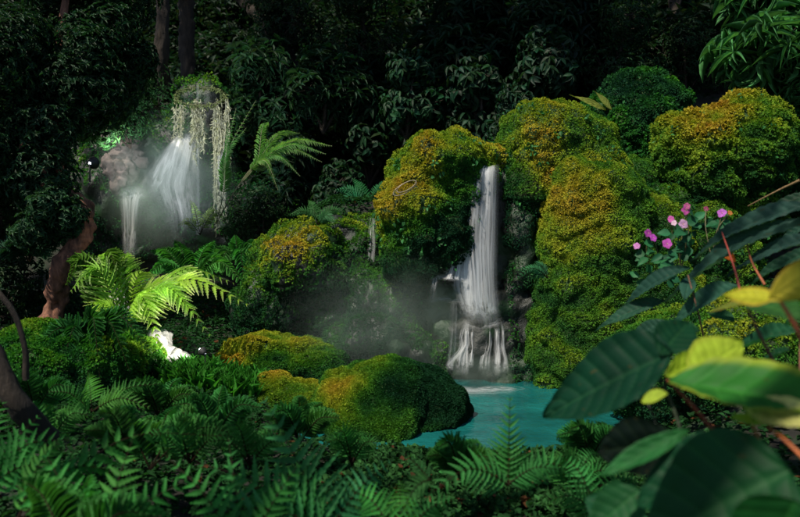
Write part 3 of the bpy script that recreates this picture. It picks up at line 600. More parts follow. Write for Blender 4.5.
fern('dim blue green fern in shade beside the gnarled red trunk at far left', (30, 262, 6.4),
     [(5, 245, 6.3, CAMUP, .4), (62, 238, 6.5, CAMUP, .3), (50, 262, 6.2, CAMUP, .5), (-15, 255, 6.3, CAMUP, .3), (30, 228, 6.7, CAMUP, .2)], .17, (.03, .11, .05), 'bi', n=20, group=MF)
fern('small fern jutting left from the gold column boulder over the wet rock', (548, 278, 5.62),
     [(518, 270, 5.6, CAMUP, .2), (524, 286, 5.55, CAMUP, .3), (536, 262, 5.6, CAMUP, .2), (515, 280, 5.5, CAMUP, .3)], .05, (.04, .17, .06), n=14, group='small ferns on the boulders')
fern('tufted dark fern lit green behind the tall golden boulder', (370, 215, 7.6),
     [(335, 190, 7.6, CAMUP, .3), (352, 178, 7.8, CAMUP, .2), (385, 180, 7.7, CAMUP, .2), (330, 212, 7.4, CAMUP, .4), (400, 200, 7.5, CAMUP, .3)], .12, (.02, .14, .05), n=16, group='small ferns on the boulders')
fern('fern tuft on top of the orange browed boulder', (318, 225, 6.6),
     [(290, 215, 6.5, CAMUP, .3), (345, 212, 6.6, CAMUP, .3), (308, 200, 6.8, CAMUP, .2), (335, 222, 6.4, CAMUP, .3)], .09, (.035, .13, .04), n=16, group='small ferns on the boulders')
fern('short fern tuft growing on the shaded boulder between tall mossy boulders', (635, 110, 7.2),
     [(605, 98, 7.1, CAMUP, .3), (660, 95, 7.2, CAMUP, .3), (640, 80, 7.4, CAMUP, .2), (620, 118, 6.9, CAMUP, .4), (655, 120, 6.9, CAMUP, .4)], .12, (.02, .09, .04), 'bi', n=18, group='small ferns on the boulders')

# ------------------------------------------------------------------ shrubs and trees
def whorl(mb, pos, axis, nl, L, w, col, T, spread=1.0, upb=.2):
    """a rosette of leaves at each point of pos"""
    K = len(pos); axis = nrmz(axis)
    ref = np.tile(np.array([.3, .1, 1.]), (K, 1)); a = nrmz(np.cross(axis, ref) + 1e-6); b = np.cross(axis, a)
    ph = rng.uniform(0, 6.28, K)
    for i in range(nl):
        th = (ph + i * 6.28318 / nl + rng.normal(0, .25, K))[:, None]
        d = (a * np.cos(th) + b * np.sin(th)) * spread + axis * (upb + rng.uniform(-.2, .5, (K, 1))) + np.array([0, 0, -.1])
        scatter(mb, T, pos, d, axis + rng.normal(0, .2, (K, 3)), L * rng.uniform(.6, 1.2, K), w * rng.uniform(.8, 1.2, K), np.array(col) * rng.uniform(.55, 1.5, (K, 1)) * np.array([1, 1, 1]) + rng.uniform(0, .01, (K, 3)))
def crown(rad, nw, kind, col, seed, lobes=7):
    rx, ry, rz = rad; mb = MB(); st = MB(); r_ = np.random.default_rng(seed)
    lb = r_.normal(0, 1, (lobes, 3)); lb = nrmz(lb) * np.array([rx, ry, rz]) * r_.uniform(.35, .75, (lobes, 1))
    lr = r_.uniform(.35, .6, lobes) * min(rx, rz)
    k = r_.integers(0, lobes, nw); d = nrmz(r_.normal(0, 1, (nw, 3))); q = lb[k] + d * (lr[k] * r_.uniform(.5, 1.1, nw))[:, None]
    ax = d * .7 + np.array([0, -.1, .55])
    if kind == 'whorl': whorl(mb, q, ax, 7, .13, .016, col, T_LANCE, 1, .35)
    elif kind == 'small': whorl(mb, q, d + np.array([0, 0, .4]), 5, .046, .009, col, T_LANCE, 1, .3)
    elif kind == 'droop': whorl(mb, q, ax, 5, .11, .022, col, T_OVATE, .8, -.5)
    elif kind == 'blade':
        whorl(mb, q, ax, 7, .19, .009, col, T_LANCE, 1, .1)
    base = Vector((0, 0, -rz * 1.1))
    for i in range(lobes):
        c = Vector(lb[i]); tube(st, spline([base, base.lerp(c, .5) + Vector((r_.normal(0, .1), r_.normal(0, .1), .1)), c], 8), [.02 * (1 - .6 * j / 8) for j in range(9)], (.05, .035, .025), 5)
        sel = np.where(k == i)[0][:14]
        for j in sel: tube(st, [c, c.lerp(Vector(q[j]), .5) + Vector((0, 0, -.01)), Vector(q[j])], [.006, .004, .002], (.06, .045, .03), 4)
    return mb, st
protos = {}
SPEC = {'whorl': ((.6, .5, .55), 420, (.009, .036, .015)), 'small': ((.6, .5, .6), 1100, (.011, .042, .012)), 'droop': ((.6, .5, .55), 420, (.008, .040, .016)), 'blade': ((.6, .45, .5), 320, (.036, .115, .036))}
def shrub(label, pxx, pyy, d, size, kind, variant=0, light=1.0, group='shrubs on the dark hillside', cat='shrub', stretch=(1, 1, 1)):
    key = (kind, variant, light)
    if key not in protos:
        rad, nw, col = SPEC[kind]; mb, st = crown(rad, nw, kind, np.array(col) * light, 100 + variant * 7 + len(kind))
        protos[key] = (mb, st, rad)
        root = empty('shrub', (0, 0, 0), label, cat, group)
        mb.build('foliage', M_LEAF, root); st.build('stem', M_BARK, root); protos[key] = root; r = root
    else:
        r = copy_tree(protos[key]); tag(r, label, cat, group)
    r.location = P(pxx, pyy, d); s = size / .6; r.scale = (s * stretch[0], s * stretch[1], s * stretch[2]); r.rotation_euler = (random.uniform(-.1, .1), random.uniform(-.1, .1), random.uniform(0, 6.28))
    return r
rows = [
 # label, px, py, depth, radius m, kind, variant, light put into the leaf colour
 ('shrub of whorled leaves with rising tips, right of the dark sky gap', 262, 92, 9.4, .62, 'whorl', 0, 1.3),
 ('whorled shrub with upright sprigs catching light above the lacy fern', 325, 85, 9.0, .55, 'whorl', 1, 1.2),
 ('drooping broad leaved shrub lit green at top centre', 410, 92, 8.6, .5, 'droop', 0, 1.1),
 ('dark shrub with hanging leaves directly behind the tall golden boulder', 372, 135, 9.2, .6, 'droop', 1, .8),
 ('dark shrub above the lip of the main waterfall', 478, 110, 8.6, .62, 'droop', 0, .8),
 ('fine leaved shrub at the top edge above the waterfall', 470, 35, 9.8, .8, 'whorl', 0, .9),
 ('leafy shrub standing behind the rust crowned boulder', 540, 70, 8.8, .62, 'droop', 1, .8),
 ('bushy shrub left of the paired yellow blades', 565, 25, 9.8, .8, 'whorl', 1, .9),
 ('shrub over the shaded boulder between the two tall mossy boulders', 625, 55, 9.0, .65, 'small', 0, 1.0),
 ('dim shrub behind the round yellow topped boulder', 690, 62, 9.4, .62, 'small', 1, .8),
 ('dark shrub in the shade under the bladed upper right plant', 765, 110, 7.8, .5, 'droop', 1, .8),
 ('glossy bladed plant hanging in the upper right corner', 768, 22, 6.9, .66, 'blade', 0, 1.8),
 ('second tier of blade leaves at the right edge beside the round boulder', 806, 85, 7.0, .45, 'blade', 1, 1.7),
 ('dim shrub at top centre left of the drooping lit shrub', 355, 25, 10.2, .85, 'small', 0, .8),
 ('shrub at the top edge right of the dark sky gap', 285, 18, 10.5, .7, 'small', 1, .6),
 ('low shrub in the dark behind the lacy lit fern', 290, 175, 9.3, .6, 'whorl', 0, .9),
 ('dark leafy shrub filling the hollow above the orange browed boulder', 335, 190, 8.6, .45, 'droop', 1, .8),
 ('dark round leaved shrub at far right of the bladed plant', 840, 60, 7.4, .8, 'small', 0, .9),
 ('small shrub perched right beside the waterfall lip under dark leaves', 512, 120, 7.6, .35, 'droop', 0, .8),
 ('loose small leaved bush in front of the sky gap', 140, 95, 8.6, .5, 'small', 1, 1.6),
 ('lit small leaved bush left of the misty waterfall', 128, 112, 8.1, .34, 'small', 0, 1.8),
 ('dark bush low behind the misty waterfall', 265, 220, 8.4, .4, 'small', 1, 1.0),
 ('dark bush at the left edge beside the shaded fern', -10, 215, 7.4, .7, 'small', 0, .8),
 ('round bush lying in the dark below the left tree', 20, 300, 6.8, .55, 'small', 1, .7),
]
for r_ in rows: shrub(*r_)
# tall trees: the left evergreen with its gnarled red trunk, and trunks in the dark wood
def tree(name, label, trunk_pts, radii, crown_spec, mat=M_BARK, group=None, limbs=4):
    b = trunk_pts[0]; root = empty(name, b, label, 'tree', group)
    tb = MB(); tube(tb, spline(trunk_pts, 90), [(radii[0] + (radii[1] - radii[0]) * i / 90) * (1 + .18 * math.sin(i * .35) * math.sin(i * .13)) for i in range(91)], (.1, .06, .04), 26, .45, 3)
    for c, rad, nw, kind, col, seed in crown_spec:
        base = trunk_pts[-1] if True else b
        pts = spline([base, base.lerp(Vector(c), .5) + Vector((0, 0, .12)), Vector(c)], 10); tube(tb, pts, [radii[1] * (1 - .07 * i) for i in range(11)], (.1, .06, .04), 7, .3, 5)
    tb.build('trunk', mat, root, b)
    cm = MB()
    for c, rad, nw, kind, col, seed in crown_spec:
        m1, s1 = crown(rad, nw, kind, col, seed, 9)
        for v, cc in zip(m1.v, m1.c): pass
        off = cm.n
        for v, cc in zip(m1.v, m1.c): cm.v.append(v + np.array(c)); cm.c.append(cc)
        for f in m1.f3: cm.f3.append(f + off)
        for f in m1.f4: cm.f4.append(f + off)
        cm.n += m1.n
    if crown_spec: cm.build('crown', M_LEAF, root, b)
    return root
tree('evergreen_tree', 'tall dense evergreen tree with a gnarled reddish trunk filling the upper left',
     [P(42, 345, 6.2), P(55, 305, 6.35), P(62, 268, 6.25), P(84, 232, 6.35), P(80, 205, 6.4), P(60, 185, 6.5), P(55, 120, 6.6)], (.09, .06),
     [(P(45, 60, 6.6), (.75, .6, .65), 4200, 'small', (.009, .038, .012), 5), (P(20, 150, 6.3), (.6, .5, .5), 2600, 'small', (.012, .045, .016), 6),
      (P(105, 55, 6.9), (.45, .5, .6), 2400, 'small', (.009, .040, .012), 8), (P(70, -30, 7), (1.0, .7, .5), 3000, 'small', (.009, .036, .011), 9), (P(-60, 60, 6.4), (.7, .6, 1.0), 2600, 'small', (.009, .036, .011), 10),
      (P(95, 118, 6.95), (.28, .25, .3), 900, 'small', (.03, .085, .02), 12), (P(40, 210, 6.2), (.4, .4, .3), 1200, 'small', (.018, .06, .022), 13)], M_REDBARK)
GT = 'trunks standing in the dark wood'
for lab, pp, r0, r1 in (
    ('slim upright mossy trunk rising behind the water veil into the sky gap', [(190, 230, 10), (188, 120, 10.2), (186, -20, 10.4), (184, -160, 10.6)], .11, .09),
    ('leaning dark trunk slanting across the top left of centre', [(330, 140, 10.6), (285, 50, 10.8), (235, -10, 11), (180, -80, 11.2)], .09, .06),
    ('pale streaked trunk stump behind the left waterfall spray', [(160, 240, 10.2), (158, 180, 10.2), (168, 120, 10.2), (162, 60, 9.4), (165, -60, 9.6)], .13, .07),
    ('straight dim trunk behind the shaded middle boulder', [(668, 120, 10.5), (672, 60, 10.6), (678, -60, 10.8)], .1, .08),
    ('thin dark trunk above the waterfall lip', [(520, 130, 10.4), (530, 60, 10.5), (526, -50, 10.7)], .06, .05)):
    tree('tree', lab, [P(*q) for q in pp], (r0, r1), [(tuple(P(*pp[-1]) + Vector((0, 0, .5))), (1.1, .9, .8), 1500, 'small', (.012, .045, .014), 20 + len(lab))], M_BARK, GT)
# unseen trees added to shade the near and far sides of the clearing
def shade_canopy(label, tx, ty, clumps, seed):
    b = Vector((tx, ty, H(tx, ty))); top = Vector(clumps[0][0])
    tree('shade_tree', label, [b, b.lerp(Vector((tx, ty, top.z)), .5) + Vector((.1, .1, 0)), Vector((tx * .85 + top.x * .15, ty * .85 + top.y * .15, top.z - .3))], (.22, .12),
         [(c, rd, nw, 'small', (.014, .055, .016), seed + i) for i, (c, rd, nw) in enumerate(clumps)], M_BARK, 'unseen trees added to shade the clearing')
shade_canopy('unseen tree added behind the viewpoint to shade the foreground ferns', -5.2, -2.5,
       [((-3.3, .7, 5.5), (1.1, .9, .5), 264), ((-3.0, -.9, 5.6), (1.1, .8, .5), 237), ((-2.6, 1.3, 5.3), (.8, .5, .4), 158), ((-.6, 1.3, 5.2), (.9, .55, .4), 169), ((.2, .3, 5.3), (.7, .6, .4), 116), ((-1.6, 1.35, 5.3), (.7, .5, .4), 137), ((-2.1, -1.1, 5.5), (.6, .6, .4), 94), ((-2.4, .2, 5.4), (.6, .7, .4), 126), ((-4.4, 1.7, 5.3), (1.0, .9, .5), 190)], 60)
shade_canopy('unseen tree added on the left slope to shade the hillside', -7.5, 9,
       [((-6.0, 7.6, 8.2), (1.8, 1.4, .8), 7000), ((-3.4, 7.6, 8.2), (1.6, 1.2, .8), 6500), ((-4.6, 9.8, 8.6), (1.8, 1.4, .8), 6000), ((-7, 5.4, 7.4), (1.5, 1.2, .8), 5000), ((-2.0, 7.2, 7.9), (1.5, 1.0, .8), 8000)], 70)
shade_canopy('unseen tree added on the right slope to shade the hillside', 6.5, 11,
       [((-.6, 7.9, 8.2), (1.6, 1.2, .8), 6500), ((2.0, 7.7, 8.2), (1.6, 1.2, .8), 6500), ((.6, 10, 8.8), (2, 1.4, .8), 6500), ((4.2, 8.4, 8.4), (1.6, 1.3, .8), 5500), ((-2.0, 10, 8.8), (1.6, 1.4, .8), 5000), ((.6, 6.9, 7.6), (1.4, .9, .7), 7000)], 80)
# far wood closing the view
fw = MB()
K = 90000
X = rng.uniform(-14, 14, K); Y = rng.uniform(9.6, 19, K); Z = np.array([H(a, b) for a, b in zip(X, Y)])
hgt = np.array([.9 + .9 * noise.noise(Vector((a * .9, b * .9, 4))) for a, b in zip(X, Y)]); Z = Z + rng.uniform(0, 1, K) ** .6 * np.maximum(hgt, .2)
gap = np.zeros(K, bool)
pos = np.stack([X, Y, Z], 1)[~gap]
whorl(fw, pos, rng.normal(0, .4, pos.shape) + np.array([0, -.2, 1]), 3, .2, .035, (.006, .024, .009), T_SMALL, 1, .3)
tag(fw.build('far_wood', M_LEAF), 'dark mass of far woodland leaves on the hillside behind everything', 'woodland', None, 'stuff')

# ground cover near
gc = MB(); K = 42000
X = rng.uniform(-4, 4.5, K); Y = rng.uniform(1.6, 8.5, K); ok = np.array([pool_d(a, b) > 1.0 for a, b in zip(X, Y)]) & (np.abs(X) < .62 * Y + .3)
X, Y = X[ok], Y[ok]; Z = np.array([H(a, b) for a, b in zip(X, Y)])
pos = np.stack([X, Y, Z + rng.uniform(0, .07, len(X))], 1)
c = np.where(rng.random((len(X), 1)) < .02, np.array([[.07, .03, .012]]), np.array([[.012, .05, .014]]))
for i in range(4):
    scatter(gc, T_OVATE, pos, rng.normal(0, 1, pos.shape) * np.array([1, 1, .3]) + np.array([0, 0, .25]), rng.normal(0, .35, pos.shape) + np.array([0, 0, 1]), rng.uniform(.018, .045, len(X)), rng.uniform(.007, .014, len(X)), c * rng.uniform(.5, 1.6, (len(X), 1)))
tag(gc.build('ground_cover', M_MOSS), 'low creeping dark leaves covering the banks round the pool', 'ground cover', None, 'stuff')
# bank cover along the near pool edge
bc = MB(); K = 5200
X = rng.uniform(-.35, 1.7, K); Y = 3.1 + .88 * rng.random(K); Z = np.array([H(a, b) for a, b in zip(X, Y)]) + rng.uniform(0, .07, K)
pos = np.stack([X, Y, Z], 1); c = np.where(rng.random((K, 1)) < .04, np.array([[.10, .045, .02]]), np.array([[.022, .085, .022]]))
for i in range(5):
    scatter(bc, T_OVATE, pos, rng.normal(0, 1, pos.shape) + np.array([0, -.1, .3]), rng.normal(0, .4, pos.shape) + np.array([0, -.3, 1]), rng.uniform(.015, .034, K), rng.uniform(.007, .013, K), c * rng.uniform(.5, 1.7, (K, 1)))
tag(bc.build('bank_plants', M_MOSS), 'tangle of tiny leaved creeper edging the near side of the pool', 'creeper', None, 'stuff')
# grass by the floodlight
gr = MB(); K = 2600
X = rng.uniform(-1.5, -.95, K); Y = rng.uniform(4.85, 5.25, K); Z = np.array([H(a, b) for a, b in zip(X, Y)]) + .03
scatter(gr, T_LANCE, np.stack([X, Y, Z], 1), rng.normal(0, .35, (K, 3)) + np.array([0, 0, 1]), rng.normal(0, 1, (K, 3)), rng.uniform(.07, .17, K), .003, np.array([.06, .24, .03]) * rng.uniform(.6, 1.5, (K, 1)))
tag(gr.build('grass', M_FERN), 'short bright grass in front of the garden spotlight', 'grass', None, 'stuff')

# ------------------------------------------------------------------ broad leaves at the right
def leafblade(name, root, org, base, tip, nrm, hw, col, prof, edge=None, curl=.0, cup=.2, droop=.1, back=0.0, mat=None, veins=7):
    """a broad leaf from base to tip; prof(t) half width; back>0 gives the two lobes behind the stalk"""
    base, tip, nrm = Vector(base), Vector(tip), Vector(nrm); d = tip - base; L_ = d.length; d.normalize(); x = d.cross(nrm).normalized(); n = x.cross(d).normalized()
    nv, nu = 64, 32; v = []; c = []; f = []; sd = random.uniform(0, 90)
    for i in range(nv + 1):
        t = i / nv; w = max(prof(t), .004) * hw
        for j in range(nu + 1):
            u = j / nu * 2 - 1; au = abs(u)
            yy = t * L_ - back * L_ * au ** 1.6 * (1 - t) ** 2.2
            vein = abs(((t * veins - au * 1.1) % 1) - .5) * 2
            z = cup * w * au ** 1.5 - droop * L_ * t * t + .012 * L_ * (vein ** 3) * (au > .05) * -1 + .05 * L_ * noise.noise(Vector((u * 1.5, t * 3, sd))) * au - (.01 * L_ if au < .07 else 0)
            z -= curl * w * max(0, au - .55) * 2
            v.append(tuple(base + d * yy + x * (u * w) + n * z))
            cc = Vector(col) * (1.0 + .22 * noise.noise(Vector((u * 3, t * 5, sd))))
            vk = max(sm(.84, .97, vein) * .8, 1 - sm(.03, .08, au)); cc = cc * (1 + .4 * vk) + Vector((.008, .012, .002)) * vk
            sp_ = noise.noise(Vector((u * 9, t * 16, sd * 3)))
            if sp_ > .58: cc = cc.lerp(Vector((.07, .06, .02)), min(.7, (sp_ - .58) * 6))
            if edge is not None:
                e = sm(.72, .97, au) ; cc = cc.lerp(Vector(edge), e)
            c.append(tuple(cc))
    for i in range(nv):
        for j in range(nu):
            a = i * (nu + 1) + j; f.append((a, a + 1, a + nu + 2, a + nu + 1))
    mb = MB(); mb.add(v, f, np.array(c)); return mb.build(name, mat or M_BIG, root, org)
def p_heart(t): return (math.sin(math.pi * min(1, t ** .62)) ** .75) if 0 < t < 1 else 0
def p_ell(t): return math.sin(math.pi * t) ** .8 if 0 < t < 1 else 0
def p_lan(t): return (math.sin(math.pi * t ** .8)) ** 1.1 if 0 < t < 1 else 0
def stalk(root, org, pts, r, col):
    mb = MB(); sp = spline(pts, 16); tube(mb, sp, [.75 * r * (1 - .45 * i / 16) for i in range(17)], col, 8, .1, 2); return mb.build('stalk', M_STEM, root, org)
RED = (.22, .045, .02); LIME = (.42, .52, .04); YEL = (.55, .50, .05); MID = (.035, .15, .02); DK = (.008, .05, .022)
GB = 'broad leaved plants in the right foreground'
o = P(760, 560, 1.5)
b1 = empty('broad_leaved_plant', o, 'red stalked plant with lime and yellow edged heart leaves at lower right', 'plant', GB)
def BL(root, org, a, b, n, w, col, prof=p_heart, **kw): return leafblade('leaf', root, org, P(*a), P(*b), n, w, col, prof, **kw)
stalk(b1, o, [P(745, 470, 1.62), P(705, 420, 1.6), P(668, 380, 1.58)], .0075, RED)
BL(b1, o, (668, 380, 1.58), (850, 405, 1.35), (.0, -.55, 1), .085, MID, p_ell, edge=(.30, .36, .03), droop=.05, cup=.35)
BL(b1, o, (690, 381, 1.66), (738, 345, 1.75), (-.2, -1, .25), .062, LIME, p_ell, droop=-.1, cup=-.1, edge=(.42, .46, .04))
BL(b1, o, (665, 376, 1.7), (718, 350, 1.78), (0, -1, .4), .03, (.3, .42, .03), p_lan, droop=.1)
BL(b1, o, (742, 404, 1.5), (850, 425, 1.25), (.1, -1, .35), .036, (.50, .52, .16), p_lan, droop=.05)
stalk(b1, o, [P(780, 500, 1.45), P(764, 452, 1.46), P(752, 424, 1.46)], .0055, (.3, .1, .04))
BL(b1, o, (751, 424, 1.46), (733, 413, 1.5), (0, -.7, 1), .018, (.34, .42, .04), p_ell)
BL(b1, o, (751, 424, 1.46), (785, 410, 1.42), (0, -.6, 1), .02, (.2, .34, .03), p_ell)
BL(b1, o, (668, 394, 1.7), (640, 400, 1.74), (0, -.8, 1), .02, (.3, .4, .04), p_ell)
o2 = P(800, 480, 1.5)
b2 = empty('broad_leaved_plant', o2, 'tall red stalk holding a winged golden yellow leaf at the right edge', 'plant', GB)
stalk(b2, o2, [P(830, 400, 1.45), P(800, 335, 1.46), P(778, 297, 1.47)], .008, (.35, .09, .03))
BL(b2, o2, (779, 297, 1.47), (718, 292, 1.56), (.05, -1, .35), .020, (.42, .44, .03), p_lan, edge=(.5, .32, .03), droop=.12, cup=-.2)
BL(b2, o2, (768, 300, 1.47), (840, 258, 1.36), (-.1, -1, .3), .034, YEL, p_ell, droop=.08, cup=-.1, edge=(.5, .4, .04))
o3 = P(790, 470, 1.9)
b3 = empty('broad_leaved_plant', o3, 'dull olive leaf on a dark brown stalk below the golden winged leaf', 'plant', GB)
stalk(b3, o3, [P(800, 410, 1.85), P(765, 345, 1.86), P(746, 304, 1.88)], .007, (.09, .03, .02))
BL(b3, o3, (746, 304, 1.88), (708, 308, 1.98), (0, -.5, 1), .035, (.16, .20, .03), p_ell, edge=(.3, .15, .03))
BL(b3, o3, (748, 302, 1.88), (800, 312, 1.75), (0, -.6, 1), .06, (.02, .10, .02), p_ell)
o4 = P(640, 560, 1.6)
b4 = empty('broad_leaved_plant', o4, 'large deep green arum leaf reaching left over the turquoise pool', 'plant', GB)
stalk(b4, o4, [P(690, 460, 1.75), P(672, 405, 1.8), P(655, 372, 1.85)], .007, (.02, .03, .015))
BL(b4, o4, (672, 352, 1.8), (534, 412, 2.0), (-.1, -.75, .8), .10, (.004, .040, .018), p_heart, droop=.1, cup=.25, veins=9)
BL(b4, o4, (660, 355, 1.8), (690, 318, 1.9), (-.3, -.9, .6), .05, (.004, .040, .018), p_ell)
o5 = P(650, 560, 1.5)
b5 = empty('broad_leaved_plant', o5, 'nearly black round leaf with folded green rim above the bottom green leaves', 'plant', GB)
BL(b5, o5, (680, 440, 1.55), (598, 452, 1.62), (-.1, -1, .1), .062, (.004, .012, .008), p_ell, droop=.0, cup=.1)
BL(b5, o5, (690, 428, 1.53), (600, 478, 1.52), (.2, -.6, .9), .024, (.02, .13, .04), p_ell, droop=-.05)
stalk(b5, o5, [P(690, 520, 1.5), P(690, 470, 1.52), P(684, 440, 1.55)], .006, (.03, .02, .01))
stalk(b5, o5, [P(650, 480, 1.6), P(660, 440, 1.7), P(640, 384, 1.8)], .004, (.01, .012, .008))
o6 = P(760, 600, 1.3)
b6 = empty('broad_leaved_plant', o6, 'cluster of wide overlapping green leaves along the bottom right edge', 'plant', GB)
BL(b6, o6, (790, 470, 1.3), (640, 545, 1.35), (0, -.8, .9), .12, (.006, .062, .018), p_heart, droop=.05, cup=.2)
BL(b6, o6, (745, 462, 1.42), (632, 500, 1.5), (0, -.7, .9), .085, (.006, .06, .02), p_heart, droop=.1, cup=.2)
BL(b6, o6, (795, 500, 1.22), (760, 600, 1.2), (.1, -.8, .6), .09, (.007, .07, .018), p_heart)
BL(b6, o6, (640, 490, 1.6), (585, 535, 1.6), (0, -.8, .8), .05, (.012, .08, .03), p_heart)
BL(b6, o6, (585, 498, 1.9), (650, 530, 1.8), (0, -.8, .8), .06, (.010, .07, .03), p_ell)
stalk(b6, o6, [P(815, 470, 1.3), P(785, 440, 1.35), P(768, 428, 1.42)], .005, (.4, .13, .03))
# long grey-green leaves of the slope plant
o7 = P(740, 330, 3.0)
GS = 'long dark leaves over the right slope'
def lanceplant(lab, org, leaves, col, st=None):
    r = empty('long_leaved_plant', P(*org), lab, 'plant', GS)
    for a, b, w in leaves: BL(r, P(*org), a, b, (random.uniform(-.3, .1), -.7, .9), w, np.array(col) * random.uniform(.8, 1.3), p_lan, droop=.3, cup=.35, veins=12)
    if st: stalk(r, P(*org), [P(*q) for q in st], .006, (.12, .05, .02))
    return r
lanceplant('plant with long narrow grey green blades slanting below the pink flowers', (800, 225, 2.8),
    [((815, 203, 2.8), (672, 232, 3.2), .055), ((800, 218, 2.8), (638, 268, 3.3), .055), ((830, 235, 2.7), (715, 250, 3.0), .04)], (.022, .06, .045), [(840, 300, 2.7), (820, 240, 2.75), (805, 210, 2.8)])
lanceplant('plant with dusty blue green leaves hanging beside the gold boulder', (700, 330, 3.0),
    [((690, 268, 3.0), (610, 292, 3.2), .05), ((665, 300, 3.1), (588, 318, 3.2), .04), ((740, 285, 2.8), (655, 312, 3.0), .055), ((685, 300, 2.9), (692, 262, 3.1), .03), ((672, 322, 2.9), (612, 345, 3.0), .045)], (.022, .075, .05), [(710, 370, 2.9), (700, 320, 2.9), (688, 275, 3.0)])
lanceplant('plant with dark spear leaves at the right edge behind the golden leaf', (810, 280, 3.2),
    [((830, 245, 3.1), (740, 268, 3.3), .04), ((820, 262, 3.1), (752, 288, 3.2), .035), ((825, 190, 3.5), (735, 215, 3.6), .035), ((830, 215, 3.4), (770, 235, 3.5), .03)], (.014, .05, .03), [(840, 330, 3.0), (830, 270, 3.1), (825, 240, 3.1)])
lanceplant('low plant with deep green leaves behind the lime leaf', (790, 350, 2.6),
    [((800, 330, 2.5), (700, 340, 2.8), .05), ((790, 350, 2.4), (735, 368, 2.6), .04), ((700, 330, 2.7), (640, 335, 2.9), .045), ((820, 310, 2.6), (760, 325, 2.8), .04), ((735, 322, 2.9), (705, 305, 3.0), .03)], (.014, .075, .03), [(800, 390, 2.4), (800, 350, 2.5), (800, 335, 2.5)])
# yellow blades on top of the boulders
yb = empty('bladed_plant', P(600, 112, 6.9), 'pair of pale yellow blades sprouting above the rust crowned boulder', 'plant')
BL(yb, P(600, 112, 6.9), (606, 110, 6.9), (572, 92, 6.8), (0, -.8, .6), .035, (.26, .28, .05), p_lan)
BL(yb, P(600, 112, 6.9), (612, 110, 6.9), (596, 90, 6.9), (0, -.8, .6), .03, (.2, .25, .05), p_lan)
# dead orange leaf + bare red twigs
dl = empty('dead_leaf', P(726, 256, 3.3), 'curled orange dead leaf caught among the long dark leaves', 'leaf')
BL(dl, P(726, 256, 3.3), (718, 251, 3.3), (736, 261, 3.25), (0, -1, .4), .022, (.5, .10, .02), p_ell, cup=.8)
for lab, a, b, c_ in (('thin red bare stem rising behind the golden winged leaf', (742, 300, 2.6), (735, 270, 2.7), (722, 232, 2.9)), ('short red twig leaning beside the curled orange dead leaf', (765, 285, 2.8), (752, 262, 2.9), (746, 240, 3.0))):
    mb = MB(); tube(mb, spline([P(*a), P(*b), P(*c_)], 10), [.005 - .0003 * i for i in range(11)], (.28, .06, .03), 6)
    tag(mb.build('twig', M_STEM, None, tuple(P(*a))), lab, 'twig', 'red stems on the right slope')
mb = MB(); tube(mb, spline([P(800, 180, 3.6), P(775, 192, 3.7), P(748, 206, 3.8)], 10), [.006 - .0004 * i for i in range(11)], (.20, .13, .06), 6, .5)
tag(mb.build('twig', M_STEM, None, tuple(P(800, 180, 3.6))), 'dry tan stick lying across the base of the round boulder', 'twig')
# dark near stems at the left edge
for lab, pts, r0 in (('black curved bare stem arching down near the left edge', [(-10, 285, 3.0), (12, 310, 3.0), (24, 345, 3.0), (26, 380, 3.0)], .012), ('thick dark leaning stem at the left edge beside the arching stem', [(-40, 300, 3.0), (-5, 360, 3.0), (15, 400, 3.0), (50, 440, 3.1)], .045)):
    mb = MB(); tube(mb, spline([P(*q) for q in pts], 16), r0, (.02, .015, .01), 8, .3); tag(mb.build('stem', M_BARK, None, tuple(P(*pts[0]))), lab, 'stem', 'dark stems at the left edge')

# ------------------------------------------------------------------ pink flowers
def flower(root, org, pos, r, col, face):
    mb = MB(); face = Vector(face).normalized(); a = face.cross(Vector((0, 0, 1))).normalized(); b = a.cross(face); pos = Vector(pos)
    ph = random.uniform(0, 6); ps = []; ds = []; 
    for k in range(5):
        th = ph + k * 2 * math.pi / 5; d = (a * math.cos(th) + b * math.sin(th)) + face * .35; ps.append(pos[:]); ds.append(d[:])
    r *= .68
    scatter(mb, T_PETAL, ps, ds, [face[:]] * 5, r * rng.uniform(.85, 1.15, 5), r * .56, np.array(col) * rng.uniform(.85, 1.15, (5, 1)))
    scatter(mb, T_SMALL, [pos[:]] * 5, [(Vector(d) * .5 + face)[:] for d in ds], [face[:]] * 5, r * .3, r * .1, (.8, .6, .5))
    return mb.build('flower', M_PETAL, root, org)
PK = (.50, .08, .46); PL = (.62, .24, .56)
def flowerplant(lab, base, heads, leaves):
    org = P(*base); root = empty('flowering_plant', org, lab, 'flower', 'pink flowering plants on the mossy slope')
    sm_ = MB()
    for (hx, hy, d, r, col) in heads:
        q = P(hx, hy, d); tube(sm_, spline([org, org.lerp(q, .5) + Vector((random.uniform(-.03, .03), 0, .03)), q], 10), .0028, (.10, .10, .04), 5)
        flower(root, org, q, r, col, (random.uniform(-.5, .3), -1, random.uniform(.1, .6)))
    sm_.build('stem', M_STEM, root, org)
    lm = MB(); K = leaves; cen = np.array([P(h[0] + random.uniform(-6, 10), h[1] + random.uniform(8, 40), h[2]) for h in heads for _ in range(K)])
    scatter(lm, T_OVATE, cen, rng.normal(0, 1, cen.shape) * np.array([1, .4, .5]), rng.normal(0, .3, cen.shape) + np.array([0, -.8, .7]), rng.uniform(.035, .07, len(cen)), rng.uniform(.015, .028, len(cen)), np.array([.02, .11, .045]) * rng.uniform(.6, 1.4, (len(cen), 1)))
    lm.build('leaves', M_LEAF, root, org)
flowerplant('leftmost sprig with three pink blooms against the gold green moss', (652, 285, 3.9), [(648, 233, 3.8, .030, PK), (653, 238, 3.75, .027, PK), (637, 246, 3.8, .024, PL)], 7)
flowerplant('sprig with one larger pink bloom right of the leftmost blooms', (668, 280, 3.7), [(667, 244, 3.65, .035, PK)], 9)
